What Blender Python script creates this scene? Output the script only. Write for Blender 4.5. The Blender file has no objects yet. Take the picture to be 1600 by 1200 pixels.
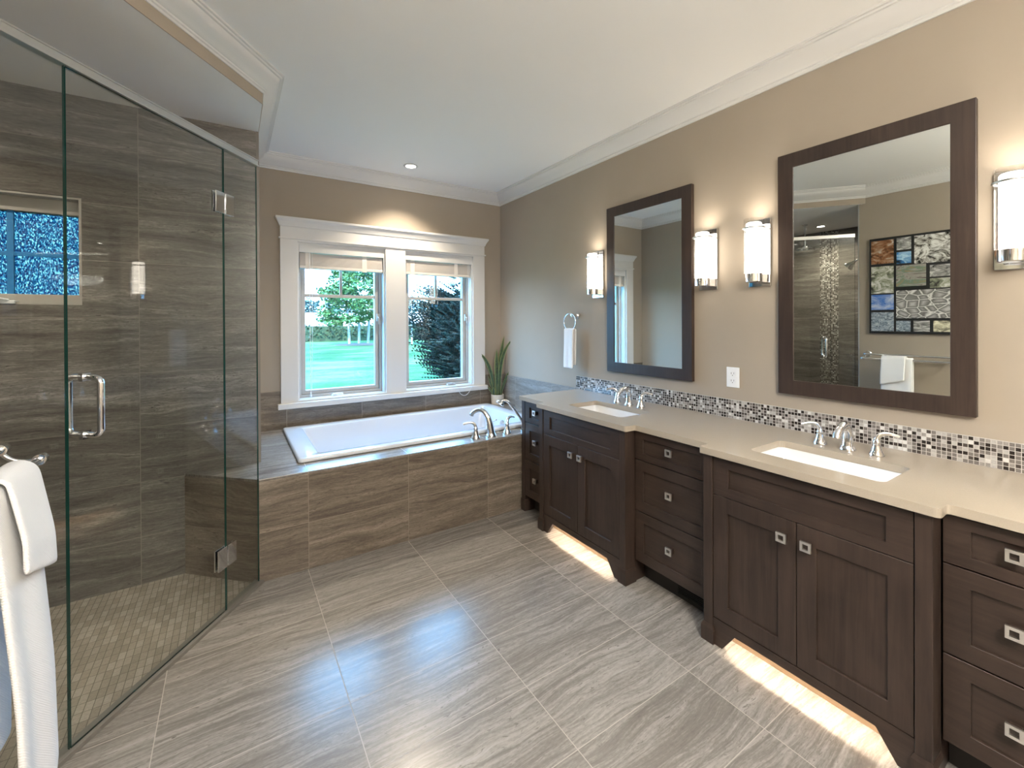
import bpy, bmesh, math, random
from mathutils import Vector, Matrix, noise
from mathutils.geometry import tessellate_polygon

S = bpy.context.scene
COL = S.collection
PI = math.pi
rnd = random.Random(7)

# ------------------------------------------------------------------ camera, world, exposure
F_PX, CY = 679.274, 505.388
R = Vector((0.83990078, -0.54272005, -0.00465084))
U = Vector((0.00613029, 0.00091776, 0.99998079))
FW = Vector((0.54270536, 0.83991315, -0.00409786))
cam = bpy.data.objects.new('camera', bpy.data.cameras.new('camera'))
COL.objects.link(cam)
cam.matrix_world = Matrix(((R.x, U.x, -FW.x, 0), (R.y, U.y, -FW.y, 0), (R.z, U.z, -FW.z, 1.45), (0, 0, 0, 1)))
cam.data.sensor_width = 36.0
cam.data.lens = 36.0 * F_PX / 1600.0
cam.data.shift_x = 0.0
cam.data.shift_y = -(600.0 - CY) / 1600.0
cam.data.clip_start = 0.05
cam.data.clip_end = 600
S.camera = cam

SKY_STRENGTH = 3.1
SKY_COLOR = (0.22, 0.56, 1.0, 1)
SUN_STRENGTH = 2.4
SCONCE = 1.7
FILL_DOWNLIGHT = 4.0  # strength of the unseen downlights added as fill
TUB_DOWNLIGHT = 16.0
SHOWER_DOWNLIGHT = 15.0
TOEKICK = 34.0
FILL_BOWL = 12.5  # strength of the added bowl pendant, a fill light
SCONCE_UP = 0.45
EXPOSURE = 2.8

W = bpy.data.worlds.new('sky'); S.world = W; W.use_nodes = True
bg = W.node_tree.nodes['Background']
bg.inputs['Color'].default_value = SKY_COLOR
bg.inputs['Strength'].default_value = SKY_STRENGTH
sun = bpy.data.objects.new('sun', bpy.data.lights.new('sun', 'SUN'))
sun.data.energy = SUN_STRENGTH; sun.data.angle = math.radians(4); sun.data.color = (1.0, 0.97, 0.85)
sun.rotation_euler = (math.radians(48), 0, math.radians(-25))
COL.objects.link(sun)
S.view_settings.view_transform = 'Standard'
S.view_settings.look = 'None'
S.view_settings.gamma = 1.0
S.view_settings.exposure = EXPOSURE
S.view_settings.use_curve_mapping = False
S.cycles.use_denoising = True
S.cycles.max_bounces = 14
S.cycles.diffuse_bounces = 5
S.cycles.glossy_bounces = 6
S.cycles.transparent_max_bounces = 24
S.cycles.sample_clamp_indirect = 6.0
S.cycles.caustics_reflective = False
S.cycles.caustics_refractive = False

# ------------------------------------------------------------------ materials
class NT:
    def __init__(self, name):
        self.m = bpy.data.materials.new(name); self.m.use_nodes = True
        self.t = self.m.node_tree; self.t.nodes.clear()
        self.out = self.t.nodes.new('ShaderNodeOutputMaterial')
    def n(self, typ, **kw):
        nd = self.t.nodes.new(typ)
        for k, v in kw.items(): setattr(nd, k, v)
        return nd
    def link(self, a, b): self.t.links.new(a, b)
    def put(self, sock, v):
        if hasattr(v, 'links') or isinstance(v, bpy.types.NodeSocket): self.link(v, sock)
        else: sock.default_value = v
    def math(self, op, a, b=None, c=None):
        nd = self.n('ShaderNodeMath', operation=op)
        self.put(nd.inputs[0], a)
        if b is not None: self.put(nd.inputs[1], b)
        if c is not None: self.put(nd.inputs[2], c)
        return nd.outputs[0]
    def vmath(self, op, a, b=None):
        nd = self.n('ShaderNodeVectorMath', operation=op)
        self.put(nd.inputs[0], a)
        if b is not None: self.put(nd.inputs[1], b)
        return nd.outputs['Value'] if op in ('DOT_PRODUCT', 'LENGTH') else nd.outputs[0]
    def comb(self, x, y, z):
        nd = self.n('ShaderNodeCombineXYZ')
        for i, v in enumerate((x, y, z)): self.put(nd.inputs[i], v)
        return nd.outputs[0]
    def pos(self): return self.n('ShaderNodeNewGeometry').outputs['Position']
    def noise(self, vec, scale=5, detail=6, rough=0.6, dist=0.0):
        nd = self.n('ShaderNodeTexNoise')
        self.put(nd.inputs['Vector'], vec)
        nd.inputs['Scale'].default_value = scale; nd.inputs['Detail'].default_value = detail
        nd.inputs['Roughness'].default_value = rough; nd.inputs['Distortion'].default_value = dist
        return nd.outputs[0]
    def ramp(self, fac, stops, interp='LINEAR'):
        nd = self.n('ShaderNodeValToRGB'); cr = nd.color_ramp; cr.interpolation = interp
        while len(cr.elements) < len(stops): cr.elements.new(0.5)
        for e, (p, c) in zip(cr.elements, stops):
            e.position = p; e.color = (c[0], c[1], c[2], 1)
        self.put(nd.inputs[0], fac)
        return nd.outputs[0]
    def mix(self, fac, a, b, mode='MIX'):
        nd = self.n('ShaderNodeMix', data_type='RGBA', blend_type=mode)
        self.put(nd.inputs[0], fac); self.put(nd.inputs[6], a); self.put(nd.inputs[7], b)
        return nd.outputs[2]
    def bsdf(self, color, rough=0.5, metal=0.0, spec=0.5, normal=None, coat=0.0, **kw):
        p = self.n('ShaderNodeBsdfPrincipled')
        self.put(p.inputs['Base Color'], color); self.put(p.inputs['Roughness'], rough)
        p.inputs['Metallic'].default_value = metal; p.inputs['Specular IOR Level'].default_value = spec
        p.inputs['Coat Weight'].default_value = coat; p.inputs['Coat Roughness'].default_value = 0.08
        if normal is not None: self.link(normal, p.inputs['Normal'])
        self.link(p.outputs[0], self.out.inputs[0])
        return p
    def bump(self, h, strength=0.2, dist=0.01):
        nd = self.n('ShaderNodeBump'); nd.inputs['Strength'].default_value = strength
        nd.inputs['Distance'].default_value = dist; self.link(h, nd.inputs['Height'])
        return nd.outputs[0]

def c4(c): return (c[0], c[1], c[2], 1)
def plain(name, color, rough=0.5, metal=0.0, spec=0.5, coat=0.0, vary=0.0, scale=20):
    t = NT(name)
    if vary:
        nz = t.noise(t.pos(), scale, 4)
        col = t.ramp(nz, [(0.3, [x * (1 - vary) for x in color]), (0.7, [min(1, x * (1 + vary)) for x in color])])
    else: col = c4(color)
    t.bsdf(col, rough, metal, spec, coat=coat)
    return t.m

def stone_tile(name, du, dv, u0, pu, v0, pv, shades, rough=0.3, spec=0.5, grout=(0.36, 0.33, 0.28), gw=0.0022, streak=(1.1, 16.0), contrast=1.0):
    """veined stone-look tile; du, dv: world directions across and up the tile"""
    t = NT(name); p = t.pos()
    u = t.vmath('DOT_PRODUCT', p, du); v = t.vmath('DOT_PRODUCT', p, dv)
    fu = t.math('DIVIDE', t.math('SUBTRACT', u, u0), pu); fv = t.math('DIVIDE', t.math('SUBTRACT', v, v0), pv)
    iu = t.math('FLOOR', fu); iv = t.math('FLOOR', fv)
    wn = t.n('ShaderNodeTexWhiteNoise', noise_dimensions='3D'); t.link(t.comb(iu, iv, 3.7), wn.inputs['Vector'])
    off = t.vmath('MULTIPLY', wn.outputs['Color'], (9.0, 9.0, 9.0))
    sep = t.n('ShaderNodeSeparateXYZ'); t.link(off, sep.inputs[0])
    wob = t.noise(t.comb(t.math('MULTIPLY', u, 1.6), t.math('MULTIPLY', v, 2.5), sep.outputs[1]), 1.0, 3, 0.5)
    v2 = t.math('ADD', v, t.math('MULTIPLY', t.math('SUBTRACT', wob, 0.5), 0.13))
    big = t.noise(t.comb(t.math('ADD', t.math('MULTIPLY', u, streak[0]), sep.outputs[0]), t.math('MULTIPLY', v2, streak[1]), sep.outputs[2]), 1.0, 8, 0.66, 0.9)
    fine = t.noise(t.comb(t.math('ADD', t.math('MULTIPLY', u, 7.0), sep.outputs[1]), t.math('MULTIPLY', v2, 75.0), sep.outputs[0]), 1.0, 6, 0.75, 1.6)
    speck = t.noise(t.comb(t.math('MULTIPLY', u, 60.0), t.math('MULTIPLY', v, 140.0), sep.outputs[2]), 1.0, 4, 0.7)
    val = t.math('ADD', t.math('MULTIPLY', big, 0.50), t.math('ADD', t.math('MULTIPLY', fine, 0.34), t.math('MULTIPLY', speck, 0.16)))
    pit = t.noise(t.comb(t.math('MULTIPLY', u, 28.0), t.math('ADD', t.math('MULTIPLY', v2, 95.0), sep.outputs[2]), sep.outputs[1]), 1.0, 3, 0.6, 0.8)
    pit = t.math('MULTIPLY', t.math('MAXIMUM', t.math('SUBTRACT', pit, 0.60), 0.0), t.math('MULTIPLY', t.math('MAXIMUM', t.math('SUBTRACT', big, 0.46), 0.0), -12.0))
    val = t.math('ADD', val, pit)
    val = t.math('ADD', val, t.math('MULTIPLY', t.math('SUBTRACT', wn.outputs['Value'], 0.5), 0.05))
    lo, hi = 0.5 - 0.17 / contrast, 0.5 + 0.17 / contrast
    col = t.ramp(val, [(lo, shades[0]), (0.46, shades[1]), (0.54, shades[2]), (hi, shades[3])])
    eu = t.math('MULTIPLY', t.math('ABSOLUTE', t.math('SUBTRACT', t.math('FRACT', t.math('ADD', fu, 0.5)), 0.5)), pu)
    ev = t.math('MULTIPLY', t.math('ABSOLUTE', t.math('SUBTRACT', t.math('FRACT', t.math('ADD', fv, 0.5)), 0.5)), pv)
    g = t.math('LESS_THAN', t.math('MINIMUM', eu, ev), gw)
    col = t.mix(g, col, c4(grout))
    rg = t.math('ADD', t.math('MULTIPLY', fine, 0.14), rough - 0.06)
    rg = t.math('ADD', rg, t.math('MULTIPLY', g, 0.3))
    nm = t.bump(t.math('SUBTRACT', t.math('MULTIPLY', val, 0.5), t.math('MULTIPLY', g, 0.5)), 0.12, 0.004)
    t.bsdf(col, rg, normal=nm, spec=spec)
    return t.m

def mosaic(name, du, dv, u0, pu, v0, pv, stops, gw, grout, rough=0.15, vary=0.15, streaky=False):
    t = NT(name); p = t.pos()
    u = t.vmath('DOT_PRODUCT', p, du); v = t.vmath('DOT_PRODUCT', p, dv)
    fu = t.math('DIVIDE', t.math('SUBTRACT', u, u0), pu); fv = t.math('DIVIDE', t.math('SUBTRACT', v, v0), pv)
    iu = t.math('FLOOR', fu); iv = t.math('FLOOR', fv)
    wn = t.n('ShaderNodeTexWhiteNoise', noise_dimensions='3D'); t.link(t.comb(iu, iv, 1.3), wn.inputs['Vector'])
    col = t.ramp(wn.outputs['Value'], stops, 'CONSTANT' if not streaky else 'LINEAR')
    nz = t.noise(t.comb(t.math('MULTIPLY', u, 90.0), t.math('MULTIPLY', v, 160.0), wn.outputs['Value']), 1.0, 4, 0.6)
    col = t.mix(1.0, col, t.ramp(nz, [(0.3, (1 - vary,) * 3), (0.7, (1 + vary,) * 3)]), 'MULTIPLY')
    eu = t.math('MULTIPLY', t.math('ABSOLUTE', t.math('SUBTRACT', t.math('FRACT', t.math('ADD', fu, 0.5)), 0.5)), pu)
    ev = t.math('MULTIPLY', t.math('ABSOLUTE', t.math('SUBTRACT', t.math('FRACT', t.math('ADD', fv, 0.5)), 0.5)), pv)
    d = t.math('MINIMUM', eu, ev)
    g = t.math('LESS_THAN', d, gw)
    col = t.mix(g, col, c4(grout))
    nm = t.bump(t.math('MULTIPLY', t.math('MINIMUM', d, gw * 2.0), 200.0), 0.35, 0.003)
    t.bsdf(col, t.math('ADD', rough, t.math('MULTIPLY', g, 0.5)), normal=nm)
    return t.m

def wood(name, dark, light, vertical=True, rough=0.36):
    t = NT(name); p = t.pos()
    sc = (55.0, 55.0, 2.6) if vertical else (55.0, 2.6, 55.0)
    a = t.noise(t.vmath('MULTIPLY', p, sc), 1.0, 6, 0.65, 0.8)
    b = t.noise(t.vmath('MULTIPLY', p, (5.0, 5.0, 3.0)), 1.0, 4, 0.6, 0.4)
    v = t.math('ADD', t.math('MULTIPLY', a, 0.55), t.math('MULTIPLY', b, 0.45))
    col = t.ramp(v, [(0.34, dark), (0.68, light)])
    t.bsdf(col, t.math('ADD', rough - 0.05, t.math('MULTIPLY', a, 0.1)), normal=t.bump(a, 0.06, 0.002))
    return t.m

def thin_glass(name, tint, gloss=1.0, rough=0.0, ior=1.5):
    t = NT(name)
    tr = t.n('ShaderNodeBsdfTransparent'); tr.inputs[0].default_value = c4(tint)
    gl = t.n('ShaderNodeBsdfGlossy'); gl.inputs['Roughness'].default_value = rough
    lw = t.n('ShaderNodeLayerWeight'); lw.inputs['Blend'].default_value = 0.5      # Schlick reflectance, the same on both faces
    sch = t.math('ADD', t.math('MULTIPLY', t.math('POWER', lw.outputs['Facing'], 5.0), 0.95), 0.043)
    mx = t.n('ShaderNodeMixShader')
    t.link(t.math('MULTIPLY', sch, gloss), mx.inputs[0])
    t.link(tr.outputs[0], mx.inputs[1]); t.link(gl.outputs[0], mx.inputs[2]); t.link(mx.outputs[0], t.out.inputs[0])
    return t.m

def emit(name, color, strength):
    t = NT(name); e = t.n('ShaderNodeEmission'); e.inputs[0].default_value = c4(color); e.inputs[1].default_value = strength
    t.link(e.outputs[0], t.out.inputs[0]); return t.m

X3, Y3, Z3 = (1, 0, 0), (0, 1, 0), (0, 0, 1)
GD = (-0.61648, -0.78737, 0.0)                         # along the shower glass, away from the tub
ED = (-0.7071, 0.7071, 0.0)
BROWN = [(0.058, 0.046, 0.035), (0.132, 0.107, 0.082), (0.205, 0.172, 0.136), (0.35, 0.305, 0.255)]
FLOOR = [(0.098, 0.089, 0.079), (0.188, 0.174, 0.157), (0.272, 0.256, 0.236), (0.440, 0.421, 0.395)]
SHOW = [(0.058, 0.052, 0.047), (0.125, 0.114, 0.103), (0.190, 0.176, 0.160), (0.38, 0.357, 0.33)]
M = {}
M['floor'] = stone_tile('floor stone tile', X3, Y3, 0.372, 0.605, 1.419, 0.305, FLOOR, rough=0.23, spec=0.75, grout=(0.32, 0.29, 0.25), gw=0.0016, streak=(1.8, 34.0), contrast=0.68)
M['apron'] = stone_tile('tub stone tile', X3, Z3, 0.3765, 0.6065, -0.03, 0.3048, BROWN, rough=0.34, gw=0.0016, grout=(0.27, 0.235, 0.19), streak=(1.3, 17.0), contrast=1.15)
M['apron_end'] = stone_tile('tub end stone tile', ED, Z3, 0.9, 0.6065, -0.03, 0.3048, BROWN, rough=0.34, gw=0.0015, grout=(0.30, 0.265, 0.215), streak=(1.2, 13.0))
M['deck'] = stone_tile('deck stone tile', X3, Y3, 0.3765, 0.6065, 2.2, 1.9, FLOOR, rough=0.23, spec=0.75, gw=0.0016, streak=(1.2, 15.0))
M['splash_b'] = stone_tile('wainscot tile back', X3, Z3, 0.382, 0.6065, 0.27, 0.62, BROWN, rough=0.34, gw=0.0016, streak=(1.2, 13.0))
M['splash_r'] = stone_tile('wainscot tile side', Y3, Z3, 0.1, 0.6065, 0.27, 0.62, FLOOR, rough=0.30, gw=0.0016, streak=(1.2, 13.0))
M['shower_b'] = stone_tile('shower tile back', X3, Z3, -0.428, 0.6065, 0.26, 0.305, SHOW, rough=0.32, gw=0.0015, grout=(0.27, 0.245, 0.215), streak=(1.1, 13.0), contrast=1.15)
M['shower_l'] = stone_tile('shower tile side', Y3, Z3, 0.1, 0.6065, 0.26, 0.305, SHOW, rough=0.32, gw=0.0015, grout=(0.27, 0.245, 0.215), streak=(1.1, 13.0), contrast=1.15)
M['shower_floor'] = mosaic('shower floor mosaic', X3, Y3, 0.0, 0.0264, 0.0, 0.052, [(0.0, (0.25, 0.22, 0.18)), (0.5, (0.31, 0.275, 0.23)), (1.0, (0.39, 0.35, 0.30))], 0.0011, (0.13, 0.115, 0.095), 0.4, streaky=True)
MOS = [(0.0, (0.022, 0.017, 0.015)), (0.26, (0.065, 0.054, 0.048)), (0.38, (0.165, 0.150, 0.140)), (0.60, (0.27, 0.255, 0.24)), (0.78, (0.40, 0.385, 0.37)), (0.92, (0.58, 0.575, 0.56))]
M['mosaic'] = mosaic('backsplash mosaic', Y3, Z3, 0.003, 0.01545, 0.8798, 0.01545, MOS, 0.00105, (0.46, 0.435, 0.405))
M['mosaic_strip'] = mosaic('shower strip mosaic', Y3, Z3, 0.003, 0.0165, 0.0, 0.0165, MOS, 0.0011, (0.40, 0.38, 0.35))
M['paint'] = plain('beige wall paint', (0.355, 0.305, 0.247), 0.75, spec=0.2, vary=0.02, scale=3)
M['ceiling'] = plain('white ceiling paint', (0.84, 0.84, 0.825), 0.85, spec=0.1)
M['trim'] = plain('white trim paint', (0.62, 0.615, 0.60), 0.38, spec=0.4)
M['sash'] = plain('window frame vinyl', (0.40, 0.38, 0.35), 0.42)
M['blind'] = plain('blind slats', (0.70, 0.655, 0.60), 0.5)
M['wood'] = wood('espresso wood', (0.0205, 0.0132, 0.0104), (0.056, 0.037, 0.0285))
M['wood_h'] = wood('espresso wood across', (0.0205, 0.0132, 0.0104), (0.056, 0.037, 0.0285), vertical=False)
M['toe'] = plain('dark toe kick', (0.012, 0.010, 0.009), 0.6)
M['bare'] = wood('bare maple underside', (0.20, 0.135, 0.085), (0.27, 0.19, 0.125), vertical=False, rough=0.5)
M['counter'] = plain('beige quartz', (0.375, 0.328, 0.267), 0.13, vary=0.045, scale=320)
M['porcelain'] = plain('white porcelain', (0.70, 0.715, 0.735), 0.10, coat=0.3)
M['acrylic'] = plain('white tub acrylic', (0.62, 0.66, 0.71), 0.13, coat=0.3)
M['chrome'] = plain('polished chrome', (0.82, 0.83, 0.85), 0.05, metal=1.0)
M['nickel'] = plain('brushed nickel', (0.86, 0.85, 0.83), 0.32, metal=1.0)
M['alu'] = plain('satin aluminium', (0.62, 0.62, 0.61), 0.30, metal=1.0)
M['silver'] = plain('mirror silvering', (0.80, 0.84, 0.82), 0.0, metal=1.0)
M['black'] = plain('black gap', (0.006, 0.006, 0.006), 0.6)
M['shower_glass'] = thin_glass('shower glass', (0.93, 0.945, 0.935), 0.95)
M['glass_edge'] = plain('green glass edge', (0.008, 0.060, 0.048), 0.08, spec=0.8)
M['pane'] = thin_glass('window pane', (0.93, 0.98, 1.0), 0.7)
M['lamp_glass'] = thin_glass('clear lamp glass', (0.97, 0.97, 0.97), 0.8)
M['lamp'] = emit('frosted lamp tube', (1.0, 0.90, 0.76), SCONCE)
M['lens'] = emit('downlight lens', (1.0, 0.92, 0.80), 6.0)
M['led'] = emit('toe kick strip light', (1.0, 0.85, 0.66), TOEKICK)
M['plastic'] = plain('white plastic', (0.78, 0.80, 0.82), 0.35)
M['slot'] = plain('outlet slots', (0.05, 0.05, 0.06), 0.5)
M['pot'] = plain('speckled white pot', (0.68, 0.66, 0.62), 0.6, vary=0.12, scale=150)
M['soil'] = plain('potting soil', (0.03, 0.022, 0.015), 0.9, vary=0.3, scale=120)
def leaf_mat():
    t = NT('snake plant leaf')
    uv = t.n('ShaderNodeUVMap'); sep = t.n('ShaderNodeSeparateXYZ'); t.link(uv.outputs[0], sep.inputs[0])
    w = t.noise(t.comb(t.math('MULTIPLY', sep.outputs[0], 2.0), t.math('MULTIPLY', sep.outputs[1], 26.0), 0.0), 1.0, 4, 0.6, 1.0)
    body = t.ramp(w, [(0.40, (0.008, 0.024, 0.006)), (0.58, (0.034, 0.075, 0.018))])
    e = t.math('ABSOLUTE', t.math('SUBTRACT', sep.outputs[0], 0.5))
    t.bsdf(t.mix(t.math('GREATER_THAN', e, 0.36), body, (0.22, 0.25, 0.09, 1)), 0.4)
    return t.m
M['leaf'] = leaf_mat()
def towel_mat(name, color):
    t = NT(name); p = t.pos()
    a = t.vmath('MULTIPLY', p, (1.0, 1.0, 1.0)); sep = t.n('ShaderNodeSeparateXYZ'); t.link(a, sep.inputs[0])
    s1 = t.math('SINE', t.math('MULTIPLY', sep.outputs[1], 1050.0)); s2 = t.math('SINE', t.math('MULTIPLY', sep.outputs[2], 1050.0))
    h = t.math('ADD', t.math('MULTIPLY', s1, s2), t.noise(p, 300, 3))
    t.bsdf(c4(color), 0.95, spec=0.1, normal=t.bump(h, 0.35, 0.002))
    return t.m
M['towel'] = towel_mat('white waffle towel', (0.80, 0.80, 0.80))
def rain_glass():
    t = NT('obscure rain glass'); p = t.pos()
    nz = t.noise(t.vmath('MULTIPLY', p, (210.0, 1.0, 95.0)), 1.0, 3, 0.6, 0.5)
    e = t.ramp(nz, [(0.42, (0.0, 0.050, 0.090)), (0.52, (0.008, 0.130, 0.16)), (0.60, (0.36, 0.38, 0.30))])
    tr = t.n('ShaderNodeBsdfTransparent'); t.link(e, tr.inputs[0])
    gl = t.n('ShaderNodeBsdfGlossy'); gl.inputs['Roughness'].default_value = 0.2
    t.link(t.bump(nz, 0.6, 0.004), gl.inputs['Normal'])
    mx = t.n('ShaderNodeMixShader'); mx.inputs[0].default_value = 0.06
    t.link(tr.outputs[0], mx.inputs[1]); t.link(gl.outputs[0], mx.inputs[2]); t.link(mx.outputs[0], t.out.inputs[0])
    return t.m
M['rain'] = rain_glass()
M['backlit_bar'] = plain('muntin with painted backlight', (0.02, 0.22, 0.55), 0.5)  # blue of the daylight behind the bar is put into its colour
def photo(name, stops, scale=(8, 8, 8), kind='noise', detail=6, dist=0.8):
    t = NT(name); p = t.vmath('MULTIPLY', t.pos(), scale)
    if kind == 'cells':
        nd = t.n('ShaderNodeTexVoronoi', feature='DISTANCE_TO_EDGE'); t.link(p, nd.inputs['Vector']); nd.inputs['Scale'].default_value = 1.0
        v = t.math('ADD', t.math('MULTIPLY', nd.outputs['Distance'], 1.4), t.math('MULTIPLY', t.noise(p, 4.0, 4), 0.15))
    else: v = t.noise(p, 1.0, detail, 0.65, dist)
    t.bsdf(t.ramp(v, stops), 0.25)
    return t.m

# ------------------------------------------------------------------ mesh helpers
class MB:
    def __init__(self): self.v = []; self.f = []; self.mi = []; self.uv = None
    def add(self, vs, fs, mi=0):
        o = len(self.v); self.v += [tuple(x) for x in vs]
        for f in fs: self.f.append(tuple(i + o for i in f)); self.mi.append(mi)
        return self
    def box(self, x0, x1, y0, y1, z0, z1, mi=0):
        x0, x1 = min(x0, x1), max(x0, x1); y0, y1 = min(y0, y1), max(y0, y1); z0, z1 = min(z0, z1), max(z0, z1)
        return self.add([(x0, y0, z0), (x1, y0, z0), (x1, y1, z0), (x0, y1, z0), (x0, y0, z1), (x1, y0, z1), (x1, y1, z1), (x0, y1, z1)],
                        [(0, 3, 2, 1), (4, 5, 6, 7), (0, 1, 5, 4), (1, 2, 6, 5), (2, 3, 7, 6), (3, 0, 4, 7)], mi)
    def obox(self, o, a, b, c, mi=0):
        """box from corner o spanned by vectors a, b, c"""
        o, a, b, c = map(Vector, (o, a, b, c))
        vs = [o, o + a, o + a + b, o + b, o + c, o + a + c, o + a + b + c, o + b + c]
        return self.add(vs, [(0, 3, 2, 1), (4, 5, 6, 7), (0, 1, 5, 4), (1, 2, 6, 5), (2, 3, 7, 6), (3, 0, 4, 7)], mi)
    def plate(self, outer, holes, mp, d0, d1, mi=0, side_mi=None):
        """flat plate with holes: 2-D loops mapped by mp(a, b, depth)"""
        loops = [outer] + list(holes); pts = [p for l in loops for p in l]
        tris = tessellate_polygon([[Vector((a, b, 0)) for a, b in l] for l in loops])
        n = len(pts); vs = [mp(a, b, d0) for a, b in pts] + [mp(a, b, d1) for a, b in pts]
        fs = [tuple(t) for t in tris] + [tuple(i + n for i in reversed(t)) for t in tris]
        self.add(vs, fs, mi)
        o = len(self.v) - 2 * n; k = 0
        for l in loops:
            m = len(l)
            for i in range(m):
                a, b = k + i, k + (i + 1) % m
                self.f.append((o + a, o + b, o + n + b, o + n + a)); self.mi.append(mi if side_mi is None else side_mi)
            k += m
        return self
    def prism(self, poly, z0, z1, mi=0): return self.plate(poly, [], lambda a, b, d: (a, b, d), z0, z1, mi)
    def loft(self, rings, cap0=True, cap1=True, closed=True, mi=0):
        o = len(self.v); n = len(rings[0])
        for r in rings: self.v += [tuple(p) for p in r]
        for k in range(len(rings) - 1):
            for i in range(n if closed else n - 1):
                j = (i + 1) % n
                self.f.append((o + k * n + i, o + k * n + j, o + (k + 1) * n + j, o + (k + 1) * n + i)); self.mi.append(mi)
        if cap0: self.f.append(tuple(o + i for i in reversed(range(n)))); self.mi.append(mi)
        if cap1: self.f.append(tuple(o + (len(rings) - 1) * n + i for i in range(n))); self.mi.append(mi)
        return self
    def lathe(self, c, prof, axis=(0, 0, 1), n=28, mi=0, cap0=True, cap1=True):
        ax = Vector(axis).normalized(); a = ax.orthogonal().normalized(); b = ax.cross(a); c = Vector(c)
        rings = [[c + ax * h + (a * math.cos(2 * PI * i / n) + b * math.sin(2 * PI * i / n)) * r for i in range(n)] for r, h in prof]
        return self.loft(rings, cap0, cap1, mi=mi)
    def tube(self, path, rad, n=14, mi=0, closed=False, flat=1.0, up=None):
        pts = [Vector(p) for p in path]; m = len(pts)
        rads = rad if isinstance(rad, (list, tuple)) else [rad] * m
        rings = []; prev = None
        for i, p in enumerate(pts):
            if closed: d = pts[(i + 1) % m] - pts[(i - 1) % m]
            else: d = pts[min(i + 1, m - 1)] - pts[max(i - 1, 0)]
            d.normalize()
            if up is not None: a = Vector(up) - d * d.dot(Vector(up)); a.normalize()
            elif prev is None: a = d.orthogonal().normalized()
            else: a = (prev - d * d.dot(prev)).normalized()
            prev = a; b = d.cross(a)
            rings.append([p + (a * math.cos(2 * PI * k / n) * rads[i] + b * math.sin(2 * PI * k / n) * rads[i] * flat) for k in range(n)])
        if closed: rings.append(rings[0])
        return self.loft(rings, not closed, not closed, mi=mi)
    def build(self, name, mats, parent=None, bevel=0.0, smooth=None, seg=2, label=None, kind=None):
        if not isinstance(mats, (list, tuple)): mats = [mats]
        me = bpy.data.meshes.new(name)
        vs = self.v
        ob = bpy.data.objects.new(name, me)
        if parent is not None:
            pl = parent_world(parent); inv = pl.inverted(); vs = [tuple(inv @ Vector(v)) for v in vs]
        me.from_pydata(vs, [], self.f)
        for m in mats: me.materials.append(m)
        me.polygons.foreach_set('material_index', self.mi)
        bm = bmesh.new(); bm.from_mesh(me)
        bmesh.ops.remove_doubles(bm, verts=bm.verts, dist=1e-6)
        bmesh.ops.recalc_face_normals(bm, faces=bm.faces)
        bm.to_mesh(me); bm.free()
        if smooth:
            me.polygons.foreach_set('use_smooth', [True] * len(me.polygons))
            me.set_sharp_from_angle(angle=math.radians(smooth))
        COL.objects.link(ob)
        if parent is not None: ob.parent = parent
        if bevel:
            md = ob.modifiers.new('bevel', 'BEVEL'); md.width = bevel; md.segments = seg
            md.limit_method = 'ANGLE'; md.angle_limit = math.radians(40)
        if label: ob['label'] = label
        if kind: ob['kind'] = kind
        return ob

def parent_world(o):
    m = o.matrix_basis.copy()
    while o.parent is not None: o = o.parent; m = o.matrix_basis @ m
    return m
def thing(name, loc, label, cat, group=None):
    o = bpy.data.objects.new(name, None); COL.objects.link(o); o.location = loc
    o['label'] = label; o['category'] = cat
    if group: o['group'] = group
    o.empty_display_size = 0.05
    return o
def tag(o, label, cat, group=None, kind=None):
    o['label'] = label; o['category'] = cat
    if group: o['group'] = group
    if kind: o['kind'] = kind
    return o
def dup(root, loc, label, group=None):
    r = root.copy(); COL.objects.link(r); r.location = loc; r['label'] = label
    if group: r['group'] = group
    for ch in list(root.children):
        c = ch.copy(); COL.objects.link(c); c.parent = r
        for g in list(ch.children):
            d = g.copy(); COL.objects.link(d); d.parent = c
    return r
def st(o): o['kind'] = 'structure'; return o
def bez(p0, p1, p2, p3, n=14):
    out = []
    for i in range(n + 1):
        t = i / n; out.append(tuple((1 - t) ** 3 * a + 3 * t * (1 - t) ** 2 * b + 3 * t * t * (1 - t) * c + t ** 3 * d for a, b, c, d in zip(p0, p1, p2, p3)))
    return out
def rrect(x0, x1, y0, y1, r, k=6):
    pts = []
    for cx, cy, a0 in ((x1 - r, y1 - r, 0), (x0 + r, y1 - r, 90), (x0 + r, y0 + r, 180), (x1 - r, y0 + r, 270)):
        for i in range(k + 1):
            a = math.radians(a0 + 90 * i / k); pts.append((cx + r * math.cos(a), cy + r * math.sin(a)))
    return pts
def rect(a0, a1, b0, b1): return [(a0, b0), (a1, b0), (a1, b1), (a0, b1)]
mp_x = lambda a, b, d: (d, a, b)                        # plate standing in a plane of constant X: (Y, Z)
mp_y = lambda a, b, d: (a, d, b)                        # plate standing in a plane of constant Y: (X, Z)
mp_z = lambda a, b, d: (a, b, d)

# ------------------------------------------------------------------ key measurements (metres)
XW, YB, XL, YF = 2.463, 4.042, -0.60, -1.6              # right wall, window wall, left wall, wall behind
ZC, ZCR, ZSH = 2.8135, 2.7035, 2.645                    # ceiling, crown bottom, shower ceiling
XA = 0.15                                               # left wall of the tub alcove
YS, XS = 3.152, -1.85                                   # shower back wall, shower left wall
YT, ZD = 2.796, 0.576                                   # tub front, tub deck
G0 = Vector((0.125, YT, 0)); G = Vector(GD); GN = Vector((0.78737, -0.61648, 0))   # glass line, normal into the room
def gp(t, z=0.0, off=0.0): p = G0 + G * t + GN * off; return Vector((p.x, p.y, z))

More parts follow.
